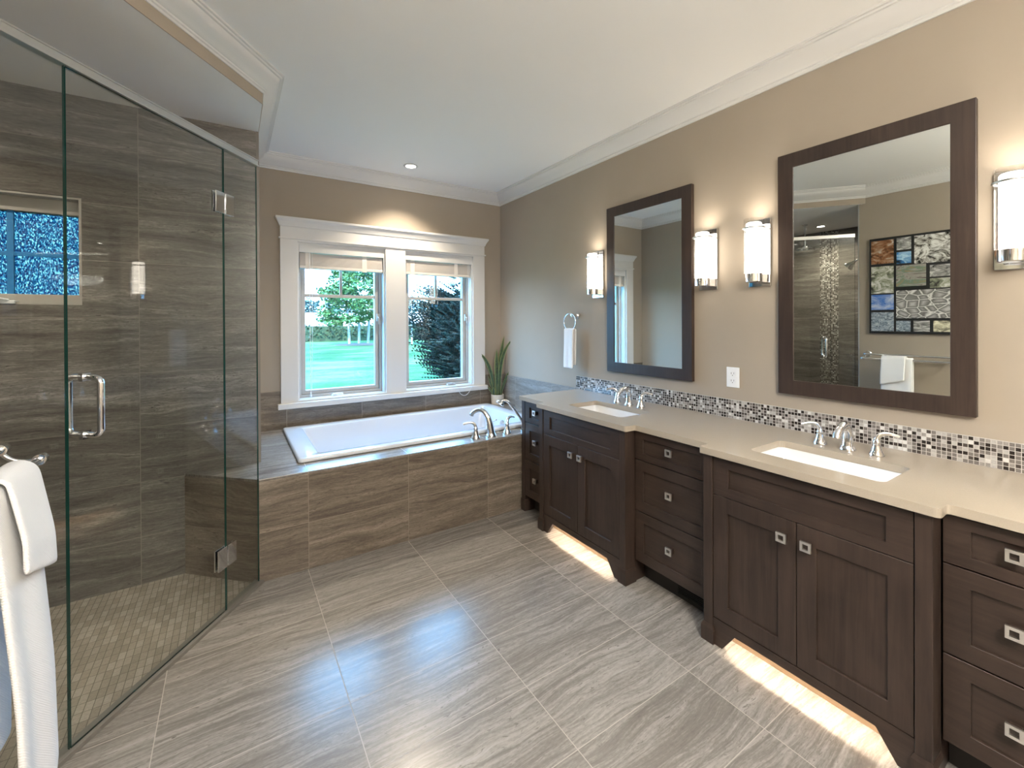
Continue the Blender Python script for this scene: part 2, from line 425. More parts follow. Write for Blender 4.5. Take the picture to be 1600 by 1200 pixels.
# ------------------------------------------------------------------ room shell
fl = [(XL, YF), (XW, YF), (XW, YB), (XA - 0.1, YB), (XA - 0.1, YS), (-0.232, YS), (0.125, YT), tuple(gp(1.176)[:2])]
st(MB().prism(fl, -0.06, 0.0).build('floor', M['floor']))
sf = [(0.125, YT), (-0.232, YS), (XS, YS), (XS, 1.84), (-0.62, 1.84), tuple(gp(1.176)[:2])]
st(MB().prism(sf, -0.06, -0.004).build('floor_shower', M['shower_floor']))
st(MB().box(-2.2, XW + 0.15, YF - 0.15, YB + 0.2, ZC, ZC + 0.12).build('ceiling', M['ceiling']))
# window wall with two openings
WL = (0.470, 1.206, 0.79, 2.127); WR = (1.395, 2.119, 0.79, 2.127)
st(MB().plate(rect(XA - 0.1, XW + 0.15, -0.06, ZC), [rect(*WL), rect(*WR)], mp_y, YB, YB + 0.17).build('wall_back', M['paint']))
st(MB().box(XW, XW + 0.15, YF - 0.15, YB + 0.17, -0.06, ZC).build('wall_right', M['paint']))
wa = MB().box(XA - 0.10, XA, YS + 0.141, YB, -0.06, ZC); wa.box(XA - 0.0035, XA, YS + 0.0002, YS + 0.141, -0.06, ZC)
st(wa.build('wall_alcove', M['paint']))
st(MB().box(XL - 0.12, XL, YF, 1.835, -0.06, ZC).build('wall_left', M['paint']))
st(MB().box(XL - 0.12, XW, YF - 0.15, YF, -0.06, ZC).build('wall_front', M['paint']))
# shower walls
SW = (-1.225, -0.658, 1.548, 2.112)
st(MB().plate(rect(XS - 0.12, XA - 0.004, -0.06, ZC), [rect(*SW)], mp_y, YS, YS + 0.14).build('wall_shower_back', M['shower_b']))
st(MB().box(XS - 0.12, XS, 1.72, YS, -0.06, ZC).build('wall_shower_left', M['shower_l']))
st(MB().box(XS, XL - 0.12, 1.72, 1.84, -0.06, ZC).build('wall_shower_front', M['shower_b']))
st(MB().box(XL - 0.12, XL - 0.002, 1.835, 1.845, -0.06, ZSH).build('trim_6', M['alu']))
st(MB().box(XS, XS + 0.006, 2.475, 2.69, 0.0, ZSH).build('wall_shower_strip', M['mosaic_strip']))
# dropped shower ceiling with its painted header face over the glass
HD = [(XA, YS), (XA, 2.740), (-0.60, 1.783), (-0.60, 1.84), (XS, 1.84), (XS, YS)]
st(MB().prism(HD, ZSH, ZC, 0).build('ceiling_shower', M['ceiling']))
hf = MB().plate([(0, ZSH), (1.216, ZSH), (1.216, ZC), (0, ZC)], [], lambda a, b, d: tuple(Vector((XA, 2.740, 0)) + G * a + GN * d + Vector((0, 0, b))), 0.0005, 0.004)
hf.box(XA, XA + 0.0035, 2.742, YS, ZSH, ZC)
st(hf.build('wall_header', M['paint']))
# aluminium edge at the end of the shower wall
st(MB().box(XA - 0.012, XA + 0.003, YS - 0.004, YS - 0.0005, ZD, ZSH).build('trim_5', plain('grey tile edge', (0.20, 0.185, 0.165), 0.4)))

# crown moulding swept round the room
def crown():
    path = [(XW, YF), (XW, YB), (XA, YB), (XA, 2.740), (XL, 1.783), (XL, YF)]
    prof = [(0.0, 0.0), (0.010, 0.0), (0.012, 0.010), (0.018, 0.014), (0.018, 0.022), (0.026, 0.026), (0.034, 0.034), (0.050, 0.046), (0.068, 0.062),
            (0.080, 0.080), (0.084, 0.090), (0.094, 0.092), (0.096, 0.100), (0.106, 0.102), (0.108, ZC - ZCR), (0.0, ZC - ZCR)]
    rings = []
    for i, p in enumerate(path):
        p = Vector(p)
        nl = nr = None
        if i > 0: d = (p - Vector(path[i - 1])).normalized(); nl = Vector((-d.y, d.x))
        if i < len(path) - 1: d = (Vector(path[i + 1]) - p).normalized(); nr = Vector((-d.y, d.x))
        if nl is None: m = nr
        elif nr is None: m = nl
        else: m = (nl + nr) / (1 + nl.dot(nr))
        rings.append([(p.x + m.x * a, p.y + m.y * a, ZCR + h) for a, h in prof])
    return MB().loft(rings)
st(crown().build('trim_1', M['trim'], smooth=28))

# tile wainscot round the tub
wb = MB().plate([(XA, ZD), (XW, ZD), (XW, 0.885), (2.258, 0.885), (2.258, 0.742), (0.339, 0.742), (0.339, 0.885), (XA, 0.885)], [], mp_y, YB - 0.010, YB)
st(wb.build('wall_tile_back', M['splash_b']))
st(MB().box(XW - 0.010, XW, 2.806, YB - 0.010, ZD, 0.885).build('wall_tile_right', M['splash_r']))

# ------------------------------------------------------------------ window casing, sill and the two windows
cz = MB()
cz.plate(rect(0.3405, 2.2565, 0.784, 2.1437), [rect(WL[0], WL[1], 0.80, 2.127), rect(WR[0], WR[1], 0.80, 2.127)], mp_y, 4.020, YB)
cz.box(0.330, 2.268, 4.010, YB, 2.1437, 2.157)                   # fillet
cz.box(0.3405, 2.2565, 4.020, YB, 2.157, 2.245)                  # frieze
prof = [(0.0, 2.245), (0.006, 2.250), (0.010, 2.262), (0.020, 2.285), (0.030, 2.300), (0.034, 2.305), (0.034, 2.322)]
for k in range(len(prof) - 1):                                   # crown cap
    (a0, z0), (a1, z1) = prof[k], prof[k + 1]
    x0, x1 = 0.3405, 2.2565
    cz.loft([[(x0 - a0, 4.02 - a0, z0), (x1 + a0, 4.02 - a0, z0), (x1 + a0, YB, z0), (x0 - a0, YB, z0)],
             [(x0 - a1, 4.02 - a1, z1), (x1 + a1, 4.02 - a1, z1), (x1 + a1, YB, z1), (x0 - a1, YB, z1)]])
st(cz.build('trim_2', M['trim'], bevel=0.0015))
st(MB().box(0.315, 2.270, 3.983, YB + 0.012, 0.740, 0.784).build('trim_3', M['trim'], bevel=0.004))

def window(name, o, gl, crank):
    x0, x1, z0, z1 = o
    root = bpy.data.objects.new(name, None); COL.objects.link(root); root.location = ((x0 + x1) / 2, 4.12, z0); root['kind'] = 'structure'
    MB().plate(rect(x0, x1, z0 - 0.006, z1), [rect(x0 + 0.012, x1 - 0.012, z0 + 0.012, z1 - 0.012)], mp_y, YB + 0.0, 4.21).build('jamb', M['trim'], root)
    MB().plate(rect(x0 + 0.012, x1 - 0.012, z0 + 0.012, z1 - 0.012), [rect(x0 + 0.034, x1 - 0.034, z0 + 0.036, z1 - 0.034)], mp_y, 4.115, 4.20).build('frame', M['sash'], root, bevel=0.003)
    s0, s1, sz0, sz1 = x0 + 0.036, x1 - 0.036, z0 + 0.038, z1 - 0.036
    MB().plate(rect(s0, s1, sz0, sz1), [rect(s0 + 0.034, s1 - 0.034, sz0 + 0.034, sz1 - 0.034)], mp_y, 4.135, 4.185).build('sash', M['sash'], root, bevel=0.003)
    mu = MB().box(s0 + 0.034, s1 - 0.034, 4.146, 4.168, 1.672, 1.700)
    mu.box((x0 + x1) / 2 - 0.011, (x0 + x1) / 2 + 0.011, 4.147, 4.167, 1.700, sz1 - 0.034)
    mu.build('muntin', M['sash'], root, bevel=0.002)
    MB().box(s0 + 0.03, s1 - 0.03, 4.155, 4.159, sz0 + 0.03, sz1 - 0.03).build('pane', M['pane'], root)
    c = MB().box(crank - 0.055, crank + 0.04, 4.075, 4.118, z0 + 0.006, z0 + 0.026)
    c.tube([(crank + 0.03, 4.085, z0 + 0.026), (crank - 0.01, 4.072, z0 + 0.034), (crank - 0.05, 4.068, z0 + 0.030)], [0.007, 0.006, 0.008])
    c.build('crank_handle', M['sash'] if crank > 1.4 else M['plastic'], root, bevel=0.003)
    lk = MB().box(x1 - 0.060, x1 - 0.040, 4.095, 4.116, 1.46, 1.53); lk.tube([(x1 - 0.05, 4.095, 1.50), (x1 - 0.05, 4.072, 1.49), (x1 - 0.05, 4.066, 1.43)], 0.006)
    lk.build('lock_lever', M['sash'], root, bevel=0.002)
window('window_1', WL, None, 0.80)
window('window_2', WR, None, 1.90)

# shower window
r = bpy.data.objects.new('window_3', None); COL.objects.link(r); r.location = (-0.94, YS + 0.1, SW[2]); r['kind'] = 'structure'
MB().plate(rect(SW[0], SW[1], SW[2], SW[3]), [rect(SW[0] + 0.018, SW[1] - 0.018, SW[2] + 0.055, SW[3] - 0.085)], mp_y, YS + 0.07, YS + 0.13).build('frame', M['sash'], r, bevel=0.003)
MB().plate(rect(SW[0] + 0.001, SW[1] - 0.001, SW[2] + 0.001, SW[3] - 0.001), [rect(SW[0] + 0.012, SW[1] - 0.012, SW[2] + 0.012, SW[3] - 0.012)], mp_y, YS + 0.004, YS + 0.07).build('jamb', M['sash'], r)
mu = MB().box(-0.952, -0.928, YS + 0.085, YS + 0.10, SW[2] + 0.055, SW[3] - 0.085); mu.box(SW[0] + 0.018, SW[1] - 0.018, YS + 0.086, YS + 0.099, 1.800, 1.820)
mu.build('muntin', M['backlit_bar'], r)
MB().box(SW[0] + 0.014, SW[1] - 0.014, YS + 0.105, YS + 0.109, SW[2] + 0.05, SW[3] - 0.08).build('pane', M['rain'], r)
c = MB().box(-0.99, -0.90, YS - 0.004, YS + 0.05, SW[2] + 0.002, SW[2] + 0.020); c.tube([(-0.92, YS - 0.0, SW[2] + 0.02), (-0.96, YS - 0.012, SW[2] + 0.03), (-1.0, YS - 0.012, SW[2] + 0.026)], 0.006)
c.build('crank_handle', M['plastic'], r, bevel=0.003)

# blinds, drawn up
def blind(o, label, wand_x, tail):
    x0, x1 = o[0] + 0.012, o[1] - 0.012
    t = thing('window_blind', ((x0 + x1) / 2, 4.06, 2.11), label, 'blind', 'raised blinds over the tub windows')
    MB().box(x0, x1, 4.040, 4.052, 2.045, 2.117).build('valance', M['trim'], t, bevel=0.003)
    b = MB()
    for k in range(17):
        z = 1.938 + k * 0.0062
        b.box(x0 + 0.008, x1 - 0.008, 4.056, 4.106, z, z + 0.0038)
    b.build('slat_stack', M['blind'], t)
    MB().box(x0 + 0.006, x1 - 0.006, 4.055, 4.107, 1.912, 1.936).build('bottom_rail', M['blind'], t, bevel=0.003)
    for fx in (0.10, 0.76):
        x = x0 + (x1 - x0) * fx
        MB().box(x - 0.020, x + 0.020, 4.0535, 4.0555, 1.905, 2.045).build('ladder_tape', M['blind'], t)
    MB().tube([(wand_x, 4.050, 2.045), (wand_x, 4.046, 1.4), (wand_x + 0.004, 4.046, 0.85)], 0.0022, 8).build('lift_cord', M['plastic'], t)
    MB().tube([(wand_x + 0.02, 4.050, 2.045), (wand_x + 0.018, 4.046, 1.4), (wand_x + 0.012, 4.046, 0.87)], 0.0018, 8).build('lift_cord', M['plastic'], t)
    MB().lathe((wand_x + 0.004, 4.046, 0.815), [(0.006, 0), (0.008, 0.004), (0.006, 0.03), (0.003, 0.04)], n=12).build('tassel', M['plastic'], t, smooth=40)
    if tail:
        MB().tube(bez((wand_x - 0.16, 3.981, 0.785), (wand_x - 0.14, 3.970, 0.69), (wand_x - 0.05, 3.970, 0.66), (wand_x, 3.981, 0.790)), 0.0022, 8).build('cord_loop', M['plastic'], t)
blind(WL, 'raised off white blind over the left window with its lift cord at the left', 0.565, False)
blind(WR, 'raised off white blind over the right window, cord looped over the sill', 2.075, True)

# ------------------------------------------------------------------ tub surround and tub
TX0, TX1, TY0, TY1 = 0.345, 2.255, 2.972, 3.960
t = thing('tub_surround', (1.2, 3.3, 0), 'brown stone tiled platform built around the white bathtub', 'tub surround')
dk = [(0.125, YT), (XW - 0.001, YT), (XW - 0.001, YB - 0.001), (XA + 0.001, YB - 0.001), (XA + 0.001, YS - 0.004), (-0.232, YS - 0.001)]
MB().plate(dk, [rect(TX0 + 0.03, TX1 - 0.03, TY0 + 0.03, TY1 - 0.03)], mp_z, ZD - 0.014, ZD).build('deck_top', M['deck'], t)
MB().box(0.1265, XW - 0.001, YT + 0.001, YT + 0.016, 0.0, ZD - 0.014).build('front_panel', M['apron'], t)
e0 = Vector((0.125, YT, 0)); e1 = Vector((-0.232, YS - 0.001, 0)); ed = e1 - e0; en = Vector((0.7071, 0.7071, 0)) * 0.014
MB().obox(e0 + Vector((0, 0, -0.004)), ed, en, (0, 0, ZD - 0.0102)).build('end_panel', M['apron_end'], t)
tr = MB().box(0.125, XW - 0.001, YT - 0.001, YT + 0.001, ZD - 0.004, ZD + 0.0006)
tr.build('edge_strip', M['alu'], t)

t = thing('bathtub', (1.3, 3.46, ZD), 'long white rectangular drop-in bathtub under the windows', 'bathtub')
def rr3(ins, z, r, k=7): return [(a, b, z) for a, b in rrect(TX0 + ins, TX1 - ins, TY0 + ins, TY1 - ins, r, k)]
def rrt(l, rr, fr, bk, z, r, k=7): return [(a, b, z) for a, b in rrect(TX0 + l, TX1 - rr, TY0 + fr, TY1 - bk, r, k)]
rings = [rr3(0.008, ZD + 0.0005, 0.02), rr3(0.0, ZD + 0.005, 0.022), rr3(0.0, ZD + 0.018, 0.022), rr3(0.004, ZD + 0.0245, 0.022), rr3(0.012, ZD + 0.027, 0.022),
         rrt(0.118, 0.10, 0.085, 0.085, ZD + 0.026, 0.03), rrt(0.130, 0.11, 0.093, 0.093, ZD + 0.022, 0.03), rrt(0.137, 0.117, 0.098, 0.098, ZD + 0.008, 0.034),
         rrt(0.20, 0.15, 0.125, 0.125, ZD - 0.18, 0.06), rrt(0.30, 0.19, 0.145, 0.145, ZD - 0.36, 0.09), rrt(0.36, 0.23, 0.18, 0.18, ZD - 0.41, 0.10), rrt(0.45, 0.35, 0.3, 0.3, ZD - 0.42, 0.10)]
MB().loft(rings, cap0=False).build('basin', M['acrylic'], t, smooth=40)
MB().lathe((TX1 - 0.135, 3.46, ZD - 0.08), [(0.0, 0.006), (0.03, 0.006), (0.034, 0.0), (0.034, -0.012)], axis=(-1, 0, 0.1)).build('overflow_cover', M['chrome'], t, smooth=40)

# ------------------------------------------------------------------ taps
def handle_part(root, x, y, z, s, ang, name='handle'):
    """bell base with a curved lever; ang = heading of the lever"""
    h = MB().lathe((x, y, z), [(0.027 * s, 0), (0.027 * s, 0.004 * s), (0.024 * s, 0.010 * s), (0.018 * s, 0.026 * s), (0.014 * s, 0.044 * s), (0.013 * s, 0.052 * s), (0.0145 * s, 0.054 * s), (0.0145 * s, 0.058 * s), (0.012 * s, 0.064 * s), (0.009 * s, 0.072 * s), (0.0, 0.075 * s)], n=24)
    d = Vector((math.cos(ang), math.sin(ang), 0)); o = Vector((x, y, z))
    p = bez(o + Vector((0, 0, 0.062 * s)), o + Vector((0, 0, 0.098 * s)) + d * 0.004 * s, o + d * 0.030 * s + Vector((0, 0, 0.105 * s)), o + d * 0.075 * s + Vector((0, 0, 0.088 * s)), 12)
    n = len(p); h.tube(p, [0.0085 * s - 0.0035 * s * i / (n - 1) for i in range(n)], 12, flat=1.35, up=None)
    return h.build(name, M['chrome'], root, smooth=50)
def faucet(name, y, label, group):
    x, z = 2.282, 0.8795
    t = thing(name, (x, y, z), label, 'faucet', group)
    s = MB().lathe((x, y, z), [(0.030, 0), (0.030, 0.004), (0.026, 0.010), (0.0225, 0.018)], n=24)
    p = bez((x, y, z + 0.012), (x + 0.006, y, z + 0.075), (x - 0.004, y, z + 0.128), (x - 0.058, y, z + 0.112), 16) + bez((x - 0.058, y, z + 0.112), (x - 0.085, y, z + 0.104), (x - 0.104, y, z + 0.088), (x - 0.112, y, z + 0.064), 8)[1:]
    n = len(p); rad = [0.0215 - 0.0065 * min(1, i / (n * 0.6)) for i in range(n)]
    s.tube(p, rad, 16, up=(0, 1, 0))
    s.build('spout', M['chrome'], t, smooth=50)
    k = MB().tube([(x + 0.020, y, z + 0.055), (x + 0.034, y, z + 0.075)], [0.003, 0.003], 8); k.lathe((x + 0.033, y, z + 0.072), [(0.0, 0), (0.006, 0.003), (0.007, 0.008), (0.004, 0.012), (0, 0.013)], n=12)
    k.build('drain_lever', M['chrome'], t, smooth=50)
    handle_part(t, x, y - 0.103, z, 0.98, math.radians(-60))
    handle_part(t, x, y + 0.107, z, 0.98, math.radians(130))
    return t
faucet('sink_faucet', 0.807, 'chrome widespread faucet behind the near sink, the one nearest the camera', 'chrome sink faucets')
faucet('sink_faucet', 2.062, 'chrome widespread faucet behind the far sink, the one nearest the bathtub', 'chrome sink faucets')

x, y, z = 1.668, 2.885, ZD
t = thing('tub_faucet', (x, y, z), 'chrome tub filler with two lever handles on the front edge of the bathtub', 'faucet')
s = MB().lathe((x, y, z), [(0.042, 0), (0.042, 0.005), (0.037, 0.013), (0.033, 0.024)], n=24)
p = bez((x, y, z + 0.014), (x - 0.010, y + 0.004, z + 0.09), (x - 0.02, y + 0.02, z + 0.205), (x - 0.070, y + 0.075, z + 0.190), 18) + bez((x - 0.070, y + 0.075, z + 0.190), (x - 0.088, y + 0.098, z + 0.184), (x - 0.10, y + 0.115, z + 0.168), (x - 0.103, y + 0.12, z + 0.148), 8)[1:]
n = len(p); s.tube(p, [0.033 - 0.015 * min(1, i / (n * 0.6)) for i in range(n)], 16)
s.build('spout', M['chrome'], t, smooth=50)
k = MB().tube([(x + 0.014, y - 0.006, z + 0.11), (x + 0.034, y - 0.016, z + 0.122)], 0.0035, 8); k.lathe((x + 0.036, y - 0.017, z + 0.116), [(0, 0), (0.006, 0.002), (0.006, 0.010), (0, 0.013)], n=12)
k.build('diverter_knob', M['chrome'], t, smooth=50)
handle_part(t, 1.535, 2.885, z, 1.25, math.radians(160)); handle_part(t, 1.812, 2.885, z, 1.25, math.radians(20))

t = thing('hand_shower', (1.975, 2.915, ZD), 'chrome hand shower leaning on its cradle at the tub corner by the vanity', 'hand shower')
MB().lathe((1.985, 2.905, ZD), [(0.026, 0), (0.026, 0.005), (0.018, 0.022), (0.013, 0.05), (0.016, 0.056), (0.016, 0.066), (0.010, 0.072)], n=24).build('base', M['chrome'], t, smooth=50)
p = bez((1.985, 2.91, ZD + 0.05), (1.95, 2.925, ZD + 0.12), (1.91, 2.94, ZD + 0.17), (1.878, 2.95, ZD + 0.218), 12) + bez((1.878, 2.95, ZD + 0.218), (1.862, 2.955, ZD + 0.245), (1.835, 2.965, ZD + 0.25), (1.815, 2.97, ZD + 0.238), 8)[1:]
MB().tube(p, [0.011] * 13 + [0.012] * 8, 14).build('wand', M['chrome'], t, smooth=50)
MB().lathe((1.822, 2.966, ZD + 0.246), [(0.012, 0), (0.022, 0.012), (0.033, 0.026), (0.034, 0.036), (0.028, 0.040), (0.0, 0.041)], axis=(-0.55, 0.15, -0.8), n=24).build('spray_head', M['chrome'], t, smooth=50)

# ------------------------------------------------------------------ vanity: cabinet units, worktop, sinks
XF, XD, ZU = 1.812, 1.882, 0.849
def shaker(y0, y1, z0, z1, xf, fw, fh, depth=0.020):
    """framed front in the plane X = xf, with a recessed flat panel"""
    m = MB()
    m.plate(rect(y0, y1, z0, z1), [rect(y0 + fw, y1 - fw, z0 + fh, z1 - fh)], mp_x, xf, xf + depth)
    m.box(xf + 0.010, xf + depth, y0 + fw - 0.001, y1 - fw + 0.001, z0 + fh - 0.001, z1 - fh + 0.001)
    return m
def knob(parent, y, z, xf):
    k = MB().plate(rect(y - 0.0185, y + 0.0185, z - 0.0185, z + 0.0185), [rect(y - 0.0095, y + 0.0095, z - 0.0095, z + 0.0095)], mp_x, xf - 0.030, xf - 0.021)
    kb = k.build('knob', M['nickel'], parent, bevel=0.0008, label='square brushed nickel knob')
    MB().box(xf - 0.021, xf, y - 0.0125, y + 0.0125, z - 0.0125, z + 0.0125).build('knob_post', M['wood'], kb)
def front(root, kind, y0, y1, z0, z1, xf, fw, fh, knobs=()):
    o = shaker(y0, y1, z0, z1, xf, fw, fh).build(kind, M['wood_h'] if kind != 'door' else M['wood'], root, bevel=0.0012, seg=1)
    for (y, z) in knobs: knob(o, y, z, xf + (0.010 if kind == 'drawer' else 0.0))
    return o
def sink_cabinet(ya, yb, label):
    """ya < yb: outer edges of the two posts"""
    t = thing('sink_cabinet', (2.1, (ya + yb) / 2, 0), label, 'cabinet', 'dark bumped out sink cabinets')
    pw = 0.043
    MB().box(XF + 0.021, XW - 0.002, ya + 0.004, yb - 0.004, 0.120, 0.700).build('body', M['wood'], t)
    bt = MB().box(XF + 0.021, XW - 0.004, ya + pw, yb - pw, 0.1165, 0.1195); bt.build('underside', M['bare'], t, label='unstained maple underside')
    for a, b in ((ya, ya + pw), (yb - pw, yb)):
        q = MB().box(XF - 0.004, XF + 0.075, a, b, 0.0, ZU)
        q.build('post', M['wood'], t, bevel=0.0015, seg=1)
        f = MB(); g = 0.008
        f.loft([[(XF - 0.004 - g, a - g, z), (XF + 0.075, a - g, z), (XF + 0.075, b + g, z), (XF - 0.004 - g, b + g, z)] for z in (0.0, 0.064)] +
               [[(XF - 0.004 - i, a - i, z), (XF + 0.075, a - i, z), (XF + 0.075, b + i, z), (XF - 0.004 - i, b + i, z)] for i, z in ((0.006, 0.070), (0.0015, 0.080))])
        f.build('foot', M['wood'], t)
    for a in (ya, yb):                                            # side returns behind the posts
        s = 0.014 if a == ya else -0.014
        MB().box(XF + 0.075, XW - 0.003, a, a + s, 0.0, ZU).build('side_panel', M['wood'], t)
    y0, y1 = ya + pw + 0.003, yb - pw - 0.003; ym = (y0 + y1) / 2
    # valance with a low arch between two splayed feet
    v = [(y0 - 0.002, 0.0), (y0 + 0.040, 0.0), (y0 + 0.098, 0.084), (y1 - 0.098, 0.084), (y1 - 0.040, 0.0), (y1 + 0.002, 0.0), (y1 + 0.002, 0.120), (y0 - 0.002, 0.120)]
    MB().plate(v, [], mp_x, XF, XF + 0.020).build('valance', M['wood_h'], t)
    MB().box(XF + 0.085, XF + 0.099, ya + 0.016, yb - 0.016, 0.0, 0.1160).build('toe_board', M['bare'], t, label='unstained maple toe board')
    front(t, 'false_front', y0, y1, 0.6765, 0.8395, XF, 0.070, 0.040)
    front(t, 'door', y0, ym - 0.0015, 0.1235, 0.6735, XF, 0.066, 0.068, [(ym - 0.043, 0.607)])
    front(t, 'door', ym + 0.0015, y1, 0.1235, 0.6735, XF, 0.066, 0.068, [(ym + 0.043, 0.607)])
    MB().box(XF + 0.0203, XF + 0.021, y0, y1, 0.672, ZU).build('rail', M['wood_h'], t)
    st_ = MB().box(XF + 0.041, XF + 0.046, y0 - 0.002, y1 + 0.002, 0.1135, 0.1165).build('strip_light', M['led'], t, label='glowing warm strip light')
    return t
sink_cabinet(1.664, 2.457, 'dark wood sink cabinet nearest the bathtub, two doors over a lit arch')
sink_cabinet(0.420, 1.194, 'dark wood sink cabinet nearest the camera, two doors over a lit arch')

def drawer_cabinet(ya, yb, y0, y1, label, far_post=False, fw=0.055):
    t = thing('drawer_cabinet', (2.1, (ya + yb) / 2, 0), label, 'cabinet', 'dark three drawer cabinets')
    MB().box(XD + 0.021, XW - 0.002, ya, yb, 0.118, ZU).build('body', M['wood'], t)
    MB().box(XD + 0.085, XW - 0.02, ya, yb, 0.0, 0.118).build('toe_kick', M['toe'], t)
    for z0, z1, fh in ((0.6885, 0.8395, 0.036), (0.4045, 0.6835, 0.055), (0.1245, 0.3995, 0.055)):
        front(t, 'drawer', y0, y1, z0, z1, XD, fw, fh, [((y0 + y1) / 2, (z0 + z1) / 2 + 0.010)])
    return t
d = drawer_cabinet(1.196, 1.662, 1.200, 1.658, 'dark three drawer cabinet between the two sink cabinets', fw=0.056)
g = MB()
for k in range(9): g.box(XD + 0.078, XD + 0.085, 1.222, 1.44, 0.022 + k * 0.009, 0.026 + k * 0.009)
g.box(XD + 0.078, XD + 0.085, 1.215, 1.222, 0.015, 0.108); g.box(XD + 0.078, XD + 0.085, 1.44, 1.447, 0.015, 0.108)
g.build('vent_grille', M['black'], d)
d = drawer_cabinet(2.459, 2.752, 2.463, 2.735, 'narrow dark three drawer cabinet against the bathtub', fw=0.058)
MB().box(XD - 0.002, XW - 0.003, 2.738, 2.778, 0.0, ZU).build('end_post', M['wood'], d, bevel=0.0015)
MB().box(XD - 0.010, XW - 0.01, 2.730, 2.785, 0.0, 0.090).build('foot', M['wood'], d, bevel=0.006)
d = drawer_cabinet(0.085, 0.418, 0.110, 0.414, 'dark three drawer cabinet nearest the camera at the right edge', fw=0.062)
MB().box(XD - 0.002, XW - 0.003, 0.060, 0.106, 0.0, ZU).build('end_post', M['wood'], d, bevel=0.0015)

XC, XR, ZT = 1.790, 1.859, 0.879
def fillet(poly, rads, k=5):
    out = []; n = len(poly)
    for i, p in enumerate(poly):
        r = rads[i]
        if r <= 0: out.append(p); continue
        a = Vector(poly[i - 1]) - Vector(p); b = Vector(poly[(i + 1) % n]) - Vector(p); a.normalize(); b.normalize()
        p = Vector(p); s = p + a * r; e = p + b * r
        for j in range(k + 1):
            u = j / k; out.append(tuple((1 - u) ** 2 * s + 2 * u * (1 - u) * p + u * u * e))
    return out
top = [(XW - 0.001, 0.045), (XR, 0.045), (XR, 0.398), (XC, 0.398), (XC, 1.2035), (XR, 1.2105), (XR, 1.6325), (XC, 1.6465), (XC, 2.454), (XR, 2.479), (XR, 2.785), (XW - 0.001, 2.785)]
top[5] = (XR, 1.2035); top[6] = (XR, 1.6405); top[7] = (XC, 1.6405); top[9] = (XR, 2.466); top[8] = (XC, 2.466)
top = fillet(top, [0, 0.008, 0.012, 0.016, 0.010, 0.010, 0.012, 0.016, 0.010, 0.010, 0.008, 0])
S1 = (1.935, 2.205, 1.812, 2.300); S2 = (1.918, 2.197, 0.570, 1.046)
t = thing('vanity_worktop', (2.1, 1.4, ZU), 'beige quartz worktop stepping in and out over the whole vanity', 'worktop')
MB().plate(top, [rrect(*S1, 0.03), rrect(*S2, 0.03)], mp_z, ZU + 0.0005, ZT).build('slab', M['counter'], t, bevel=0.0025, seg=2)
def basin(sk, label):
    x0, x1, y0, y1 = sk
    t = thing('sink_basin', ((x0 + x1) / 2, (y0 + y1) / 2, 0.70), label, 'sink', 'white undermount sinks')
    f = lambda g, z, r: [(a, b, z) for a, b in rrect(x0 + g, x1 - g, y0 + g, y1 - g, r, 6)]
    MB().loft([f(-0.016, ZU - 0.006, 0.04), f(-0.016, ZU - 0.0005, 0.04), f(-0.002, ZU - 0.0005, 0.032), f(0.002, ZU - 0.008, 0.03), f(0.014, ZU - 0.075, 0.035), f(0.030, ZU - 0.115, 0.045), f(0.060, ZU - 0.130, 0.05), f(0.10, ZU - 0.134, 0.03)], cap0=False).build('bowl', M['porcelain'], t, smooth=45)
    MB().lathe(((x0 + x1) / 2 + 0.03, (y0 + y1) / 2, ZU - 0.1335), [(0.024, 0), (0.022, 0.003), (0.014, 0.004), (0.0, 0.006)], n=20).build('drain', M['chrome'], t, smooth=40)
basin(S2, 'white rectangular undermount sink nearest the camera, under the mirror with the collage')
basin(S1, 'white rectangular undermount sink farther away, next to the tub end')
tag(MB().box(XW - 0.009, XW - 0.0005, 0.045, 2.803, ZT + 0.0005, 0.9885).build('mosaic_backsplash', M['mosaic']), 'strip of tiny square grey, brown and white mosaic tiles along the worktop', 'backsplash')

# ------------------------------------------------------------------ mirrors, sconces, towel ring, outlet
def mirror(y0, y1, label):
    z0, z1, w = 1.067, 2.314, 0.0735
    t = thing('wall_mirror', (XW, (y0 + y1) / 2, z0), label, 'mirror', 'dark framed vanity mirrors')
    m = MB().plate(rect(y0, y1, z0, z1), [rect(y0 + w, y1 - w, z0 + w, z1 - w)], mp_x, XW - 0.029, XW - 0.001)
    m.build('frame', M['wood'], t, bevel=0.0018)
    MB().box(XW - 0.023, XW - 0.004, y0 + w - 0.006, y1 - w + 0.006, z0 + w - 0.006, z1 - w + 0.006).build('mirror_glass', M['silver'], t)
mirror(0.440, 1.170, 'dark framed mirror above the near sink, reflecting the picture collage')
mirror(1.683, 2.419, 'dark framed mirror above the far sink, reflecting the window trim')

